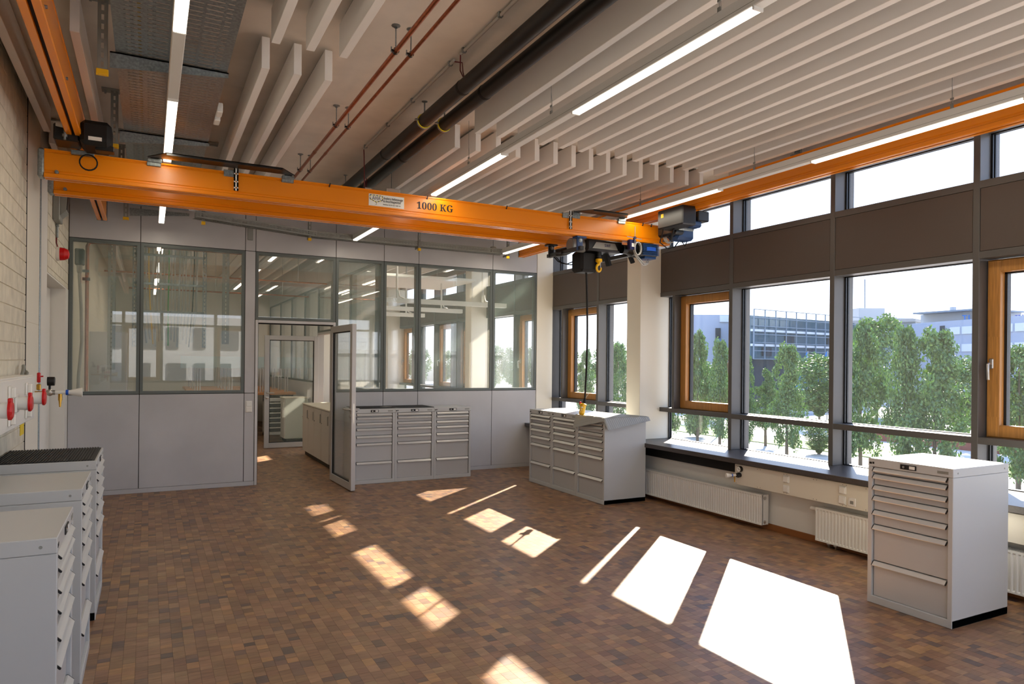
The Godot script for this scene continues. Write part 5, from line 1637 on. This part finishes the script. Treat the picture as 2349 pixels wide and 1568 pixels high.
func tree(px: float, x: float, height: float, width: float, kind: int, crowns: Array, label: String, group: String, low := 0.0) -> void:
	# px: column of the picture; x: distance of the row from the room
	var p := pix_x(px, 900, x)
	p.y = GROUND
	var t := thing("tree", label, "tree", p, px * 0.37, group)
	part(t, "trunk", MB.new().tube([Vector3.ZERO, Vector3(0.02, height * 0.35, 0.01), Vector3(0.0, height * 0.9, 0.02)], 0.13, 7, true, 0.03), M.bark)
	var c := part(t, "crown", crowns[kind], M["leaf_%d" % kind])
	c.scale = Vector3(width / 2, height * (1.0 - low), width / 2)
	c.position.y = height * low

func car(at: Vector3, turn: float, m: Material, label: String) -> void:
	var c := thing("car", label, "car", at, turn)
	var prof := PackedVector2Array([Vector2(-2.1, 0.30), Vector2(-2.15, 0.75), Vector2(-1.95, 0.92), Vector2(-1.6, 0.98), Vector2(-1.1, 1.45), Vector2(0.5, 1.5), Vector2(1.15, 1.02), Vector2(1.9, 0.90), Vector2(2.12, 0.70), Vector2(2.1, 0.30)])
	part(c, "body", MB.new().prism(prof, Vector3(0, 0, -0.85), Vector3.RIGHT, Vector3.UP, Vector3(0, 0, 1.7)), m)
	part(c, "window", MB.new().prism(PackedVector2Array([Vector2(-1.45, 1.0), Vector2(-1.05, 1.38), Vector2(0.45, 1.42), Vector2(0.95, 1.02)]), Vector3(0, 0, -0.86), Vector3.RIGHT, Vector3.UP, Vector3(0, 0, 1.72)).obox(Vector3(0.86, 1.24, 0), Vector3(0.62, 0.02, 1.45), Basis(Vector3.BACK, -0.63)), M.far_window)
	for x in [-1.35, 1.35]:
		for z in [-0.80, 0.80]:
			part(c, "wheel", MB.new().lathe(Vector3(x, 0.32, z - 0.1), Vector3.BACK, [[0.0001, -0.02], [0.32, -0.02], [0.32, 0.22], [0.0001, 0.22]], 14), M.tyre)

func outdoors() -> void:
	setting("terrain", MB.new().box(Vector3(-140, GROUND - 1.0, -220), Vector3(260, GROUND, 160)), M.paving, "pale paved ground outside")
	# strips that run along the street
	single("grass_strip", MB.new().box(Vector3(46.2, GROUND, -140), Vector3(51.0, GROUND + 0.06, 40)), M.grass, "strip of lawn along the pavement outside the windows", "lawn")
	single("street", MB.new().box(Vector3(71.0, GROUND, -140), Vector3(81.0, GROUND + 0.03, 40)), M.asphalt, "grey asphalt street beyond the trees", "street")
	var lw := thing("low_wall", "low reddish wall between the walkway and the street", "wall", Vector3(57.5, GROUND, -28))
	part(lw, "wall", MB.new().box(Vector3(0, 0, -17), Vector3(0.35, 0.75, 17)), M.brick_red)
	part(lw, "coping", MB.new().box(Vector3(-0.05, 0.75, -17), Vector3(0.40, 0.83, 17)), M.paving)
	var crowns := [crown(0, 101), crown(1, 202), crown(2, 303)]
	var row := "columnar street trees outside the windows"
	# columnar street trees in a row
	for q in [[1262, 8.4, 3.0], [1345, 8.0, 2.6], [1418, 8.6, 2.9], [1538, 8.8, 2.7], [1601, 9.3, 2.9], [1652, 8.6, 2.5], [1712, 7.2, 1.9], [1806, 8.1, 3.0], [1975, 9.4, 3.4], [2076, 9.1, 2.7], [2146, 8.8, 4.0], [2338, 7.8, 3.2], [2480, 8.5, 3.2], [2620, 8.3, 3.0]]:
		tree(q[0], 42.0, q[1], q[2], int(q[0]) % 2, crowns, "columnar green street tree in the row beyond the window wall", row, 0.06)
	tree(1757, 44.8, 6.2, 2.4, 1, crowns, "small yellow-green young tree between the columnar ones, with a bare stem", "", 0.22)
	tree(1880, 66.0, 8.0, 7.5, 2, crowns, "round-crowned tree beyond the street, near the glass building", "", 0.1)
	tree(1630, 60.0, 7.0, 5.5, 2, crowns, "round-crowned tree behind the timber casement, across the walkway", "", 0.1)
	tree(2012, 84.0, 13.3, 7.5, 2, crowns, "tall loose tree rising behind the columnar row", "", 0.05)
	tree(2205, 62.0, 7.6, 6.0, 2, crowns, "round-crowned tree in front of the blue-grey office building", "", 0.1)
	for q in [1290, 1400, 1480, 1560]:
		tree(q, 95.0, 11.5, 11.0, 2, crowns, "broad tree far beyond the street, seen past the column", "broad trees far beyond the street", 0.0)
	for q in [1230, 1180, 1130, 1080, 1020, 960]:
		tree(q, 60.0 + (q % 7) * 4.0, 10.5, 8.0, 2, crowns, "broad tree outside the windows of the room behind", "broad trees outside the room behind", 0.0)
	# shrubs at the foot of some trees
	for q in [1600, 1880]:
		tree(q, 44.5, 2.6, 3.0, 2, crowns, "bushy green shrub at the foot of the street trees", "shrubs below the street trees", 0.0)
	# cars
	var g := pix_y(1836, 940, GROUND)
	car(g, 1.0, M.car_dark, "dark parked car beyond the street, half behind leaves")
	car(pix_y(1890, 944, GROUND), 1.35, M.car_white, "white parked car beyond the street")
	car(pix_y(2328, 968, GROUND), 0.9, M.car_blue, "blue parked car seen through the casement near the single cabinet")
	# lamp post and flags
	var lp := thing("street_lamp", "slim grey street lamp with a flat head beyond the casement", "street lamp", Vector3(46.0, GROUND, pix_x(1646, 850, 46.0).z))
	part(lp, "post", MB.new().tube([Vector3.ZERO, Vector3(0, 5.6, 0)], 0.07, 8, true, 0.05), M.far_steel)
	part(lp, "head", MB.new().bev(Vector3(-0.2, 5.3, -0.15), Vector3(0.2, 6.0, 0.15), 0.03), M.facade_white)
	for q in [[1853, "blue flag hanging on a pole before the glass building"], [1898, "second blue flag pole before the glass building, near the mullion"]]:
		var p := pix_x(q[0], 850, 69.0)
		var fl := thing("flag_pole", q[1], "flag", Vector3(p.x, GROUND, p.z))
		part(fl, "pole", MB.new().tube([Vector3.ZERO, Vector3(0, 8.3, 0)], 0.06, 6), M.facade_white)
		var cl := MB.new()
		for i in 6:
			var a := Vector3(0, 8.2 - i * 0.75, 0)
			var w0 := 0.15 + 0.22 * i
			var w1 := 0.15 + 0.22 * (i + 1)
			cl.prism(PackedVector2Array([Vector2(0, 0), Vector2(-w0, 0.0), Vector2(-w1, -0.75), Vector2(0, -0.75)]), a, Vector3(0.6, 0, 0.8), Vector3.UP, Vector3(0.04, 0, 0.03))
		part(fl, "cloth", cl, M.flag_blue)
	office()

func box_between(mb: MB, a: Vector3, b: Vector3, y0: float, y1: float, depth: float) -> void:
	# an upright slab from a to b (plan), going back by depth
	var d := Vector3(b.x - a.x, 0, b.z - a.z)
	var l := d.length()
	d /= l
	var n := d.cross(Vector3.UP)
	if n.dot(EYE - a) > 0:
		n = -n
	mb.obox(Vector3(a.x, (y0 + y1) / 2, a.z) + d * l / 2 + n * depth / 2, Vector3(l, y1 - y0, depth), Basis(d, Vector3.UP, d.cross(Vector3.UP)))

func office() -> void:
	# blue-grey slab with a small tall window
	var a := pix_d(1560, 715, 112)
	var b := pix_d(1716, 719, 112)
	var o := thing("office_building", "blue-grey slab building with one tall window left of the glass hall", "building", Vector3.ZERO)
	var mb := MB.new()
	box_between(mb, a, b, GROUND, 9.6, 6.0)
	part(o, "wall", mb, M.facade_blue)
	for q in [[1642, 1653, 752, 788, "far_window"], [1642, 1653, 776, 790, "flag_blue"], [1652, 1674, 723, 738, "far_blind"]]:
		var w := MB.new()
		var p0 := pix_d(q[0], q[2], 111.7)
		var p1 := pix_d(q[1], q[3], 111.7)
		box_between(w, p0, p1, p1.y, p0.y, 0.5)
		part(o, "window", w, M[q[4]])
	# glass hall with its grid of steel
	var h := thing("glass_hall", "glass fronted hall with a steel grid and pitched top edge", "building", Vector3.ZERO)
	var l := pix_d(1722, 712, 104)
	var r := pix_d(1985, 733, 122)
	var y0 := 2.5
	var y1 := 9.9
	mb = MB.new()
	box_between(mb, l, r, y0, 9.0, 4.0)
	part(h, "glass_body", mb, M.far_glass)
	var d := Vector3(r.x - l.x, 0, r.z - l.z)
	var len_ := d.length()
	d /= len_
	var bs := Basis(d, Vector3.UP, d.cross(Vector3.UP))
	var front: Vector3 = d.cross(Vector3.UP)
	if front.dot(EYE - l) < 0:
		front = -front
	for i in 13:
		var p := Vector3(l.x, 0, l.z) + d * len_ * i / 12.0 + front * 0.6
		part(h, "mullion", MB.new().obox(p + Vector3.UP * (y0 + y1) / 2, Vector3(0.12, y1 - y0, 0.16), bs), M.far_steel)
	for i in 7:
		var yy := y0 + (y1 - y0) * i / 6.0
		part(h, "transom", MB.new().obox(Vector3(l.x, yy, l.z) + d * len_ / 2 + front * 0.6, Vector3(len_, 0.10, 0.16), bs), M.far_steel)
	for i in 2:
		part(h, "floor_slab", MB.new().obox(Vector3(l.x, 4.6 + i * 2.2, l.z) + d * len_ / 2 + front * 0.2, Vector3(len_, 0.35, 0.4), bs), M.far_blind)
	for i in 5:
		part(h, "room_window", MB.new().obox(Vector3(l.x, 5.7 if i % 2 else 3.6, l.z) + d * len_ * (0.12 + 0.18 * i) + front * 0.12, Vector3(2.2, 1.3, 0.2), bs), M.far_window)
	# ground floor under the hall, its shade put into a dark colour
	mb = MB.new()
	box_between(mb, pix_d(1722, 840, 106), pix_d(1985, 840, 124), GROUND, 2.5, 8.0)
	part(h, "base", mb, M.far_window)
	# roofs behind
	var b2 := thing("office_building", "pale concrete tower with low roof boxes behind the trees", "building", Vector3.ZERO)
	for q in [[1970, 2030, 706, 150], [2033, 2058, 727, 150], [2064, 2096, 729, 150]]:
		mb = MB.new()
		var p := pix_d(q[0], q[2], q[3])
		box_between(mb, p, pix_d(q[1], q[2], q[3]), GROUND, p.y, 10.0)
		part(b2, "block", mb, M.facade_grey)
	var e := MB.new()
	var pe := pix_d(1950, 740, 140)
	box_between(e, pe, pix_d(2100, 748, 132), GROUND, pe.y, 12.0)
	part(b2, "lower_wing", e, M.far_steel)
	e = MB.new()
	box_between(e, pix_d(1950, 735, 139), pix_d(2100, 744, 131), pe.y - 0.2, pe.y + 0.35, 12.0)
	part(b2, "roof_edge", e, M.facade_white)
	part(b2, "mast", MB.new().tube([pix_d(1984, 706, 148), pix_d(1984, 640, 148)], 0.12, 6), M.far_steel)
	# long blue-grey office block to the right
	var b3 := thing("office_building", "long blue-grey office block with pale window bands and roof lettering", "building", Vector3.ZERO)
	var p0 := pix_d(2092, 742, 118)
	var p1 := pix_d(2420, 755, 92)
	mb = MB.new()
	box_between(mb, p0, p1, GROUND, p0.y, 14.0)
	part(b3, "wall", mb, M.facade_blue)
	var q0 := pix_d(2112, 722, 119.5)
	mb = MB.new()
	box_between(mb, q0, pix_d(2235, 727, 110.0), p0.y, q0.y, 10.0)
	part(b3, "penthouse", mb, M.facade_grey)
	mb = MB.new()
	box_between(mb, pix_d(2094, 720, 118), pix_d(2238, 726, 108.0), q0.y, q0.y + 0.25, 12.0)
	part(b3, "roof_plate", mb, M.far_steel)
	part(b3, "chimney", MB.new().lathe(Vector3(pix_d(2186, 715, 116).x, q0.y, pix_d(2186, 715, 116).z), Vector3.UP, [[0.45, 0.0], [0.45, 1.1], [0.0001, 1.1]], 12), M.facade_grey)
	var dd := Vector3(p1.x - p0.x, 0, p1.z - p0.z)
	var ll := dd.length()
	dd /= ll
	var fr: Vector3 = dd.cross(Vector3.UP)
	if fr.dot(EYE - p0) < 0:
		fr = -fr
	var b2s := Basis(dd, Vector3.UP, dd.cross(Vector3.UP))
	for row in 3:
		for k in 7:
			var c := Vector3(p0.x, p0.y - 1.6 - row * 2.7, p0.z) + dd * (ll * 0.36 + k * ll * 0.09) + fr * 0.05
			part(b3, "window", MB.new().obox(c, Vector3(ll * 0.075, 1.15, 0.2), b2s), M.far_blind)
	part(b3, "window", MB.new().obox(Vector3(p0.x, p0.y - 1.4, p0.z) + dd * ll * 0.26 + fr * 0.05, Vector3(0.9, 1.4, 0.2), b2s), M.far_window)
	var t1 := part(b3, "sign_lettering", text_mesh("TU I", 0.95, 0.1, true), M.flag_blue)
	t1.position = pix_d(2229, 729, 110.0)
	t1.basis = Basis.looking_at(-(EYE - t1.position) * Vector3(1, 0, 1), Vector3.UP)
	var t2 := part(b3, "roof_lettering", text_mesh("INFORMATIK", 1.0, 0.12), M.car_blue)
	var tp := pix_d(2356, 729, 97.0)
	t2.position = tp + dd * 2.1
	t2.basis = b2s if b2s.z.dot(EYE - tp) > 0 else Basis(-dd, Vector3.UP, -b2s.z)
	# behind the camera: the white building that the partition glass mirrors
	var w := thing("white_building", "white building with grey window bands behind the rear windows", "building", Vector3(-2.0, GROUND, 45.0))
	part(w, "wall", MB.new().box(Vector3(-14, 0, 0), Vector3(16, 10.2, 14)), M.facade_white)
	for i in 14:
		for row in 3:
			part(w, "window", MB.new().box(Vector3(-13 + i * 2.05, 1.5 + row * 3.0, -0.15), Vector3(-12.2 + i * 2.05 + (0.6 if (i + row) % 3 == 0 else 0.0), 3.3 + row * 3.0, 0.05)), M.far_window)
	var w2 := thing("white_building", "low white building with a flat roof behind the rear windows", "building", Vector3(22.0, GROUND, 52.0))
	part(w2, "wall", MB.new().box(Vector3(-5, 0, 0), Vector3(14, 7.4, 12)), M.facade_white)
	part(w2, "roof_edge", MB.new().box(Vector3(-5.4, 7.4, -0.4), Vector3(14.4, 7.8, 12)), M.facade_grey)
	for i in 6:
		part(w2, "window", MB.new().box(Vector3(-4 + i * 3.0, 1.0, -0.15), Vector3(-2.0 + i * 3.0, 3.0, 0.05)), M.far_window)
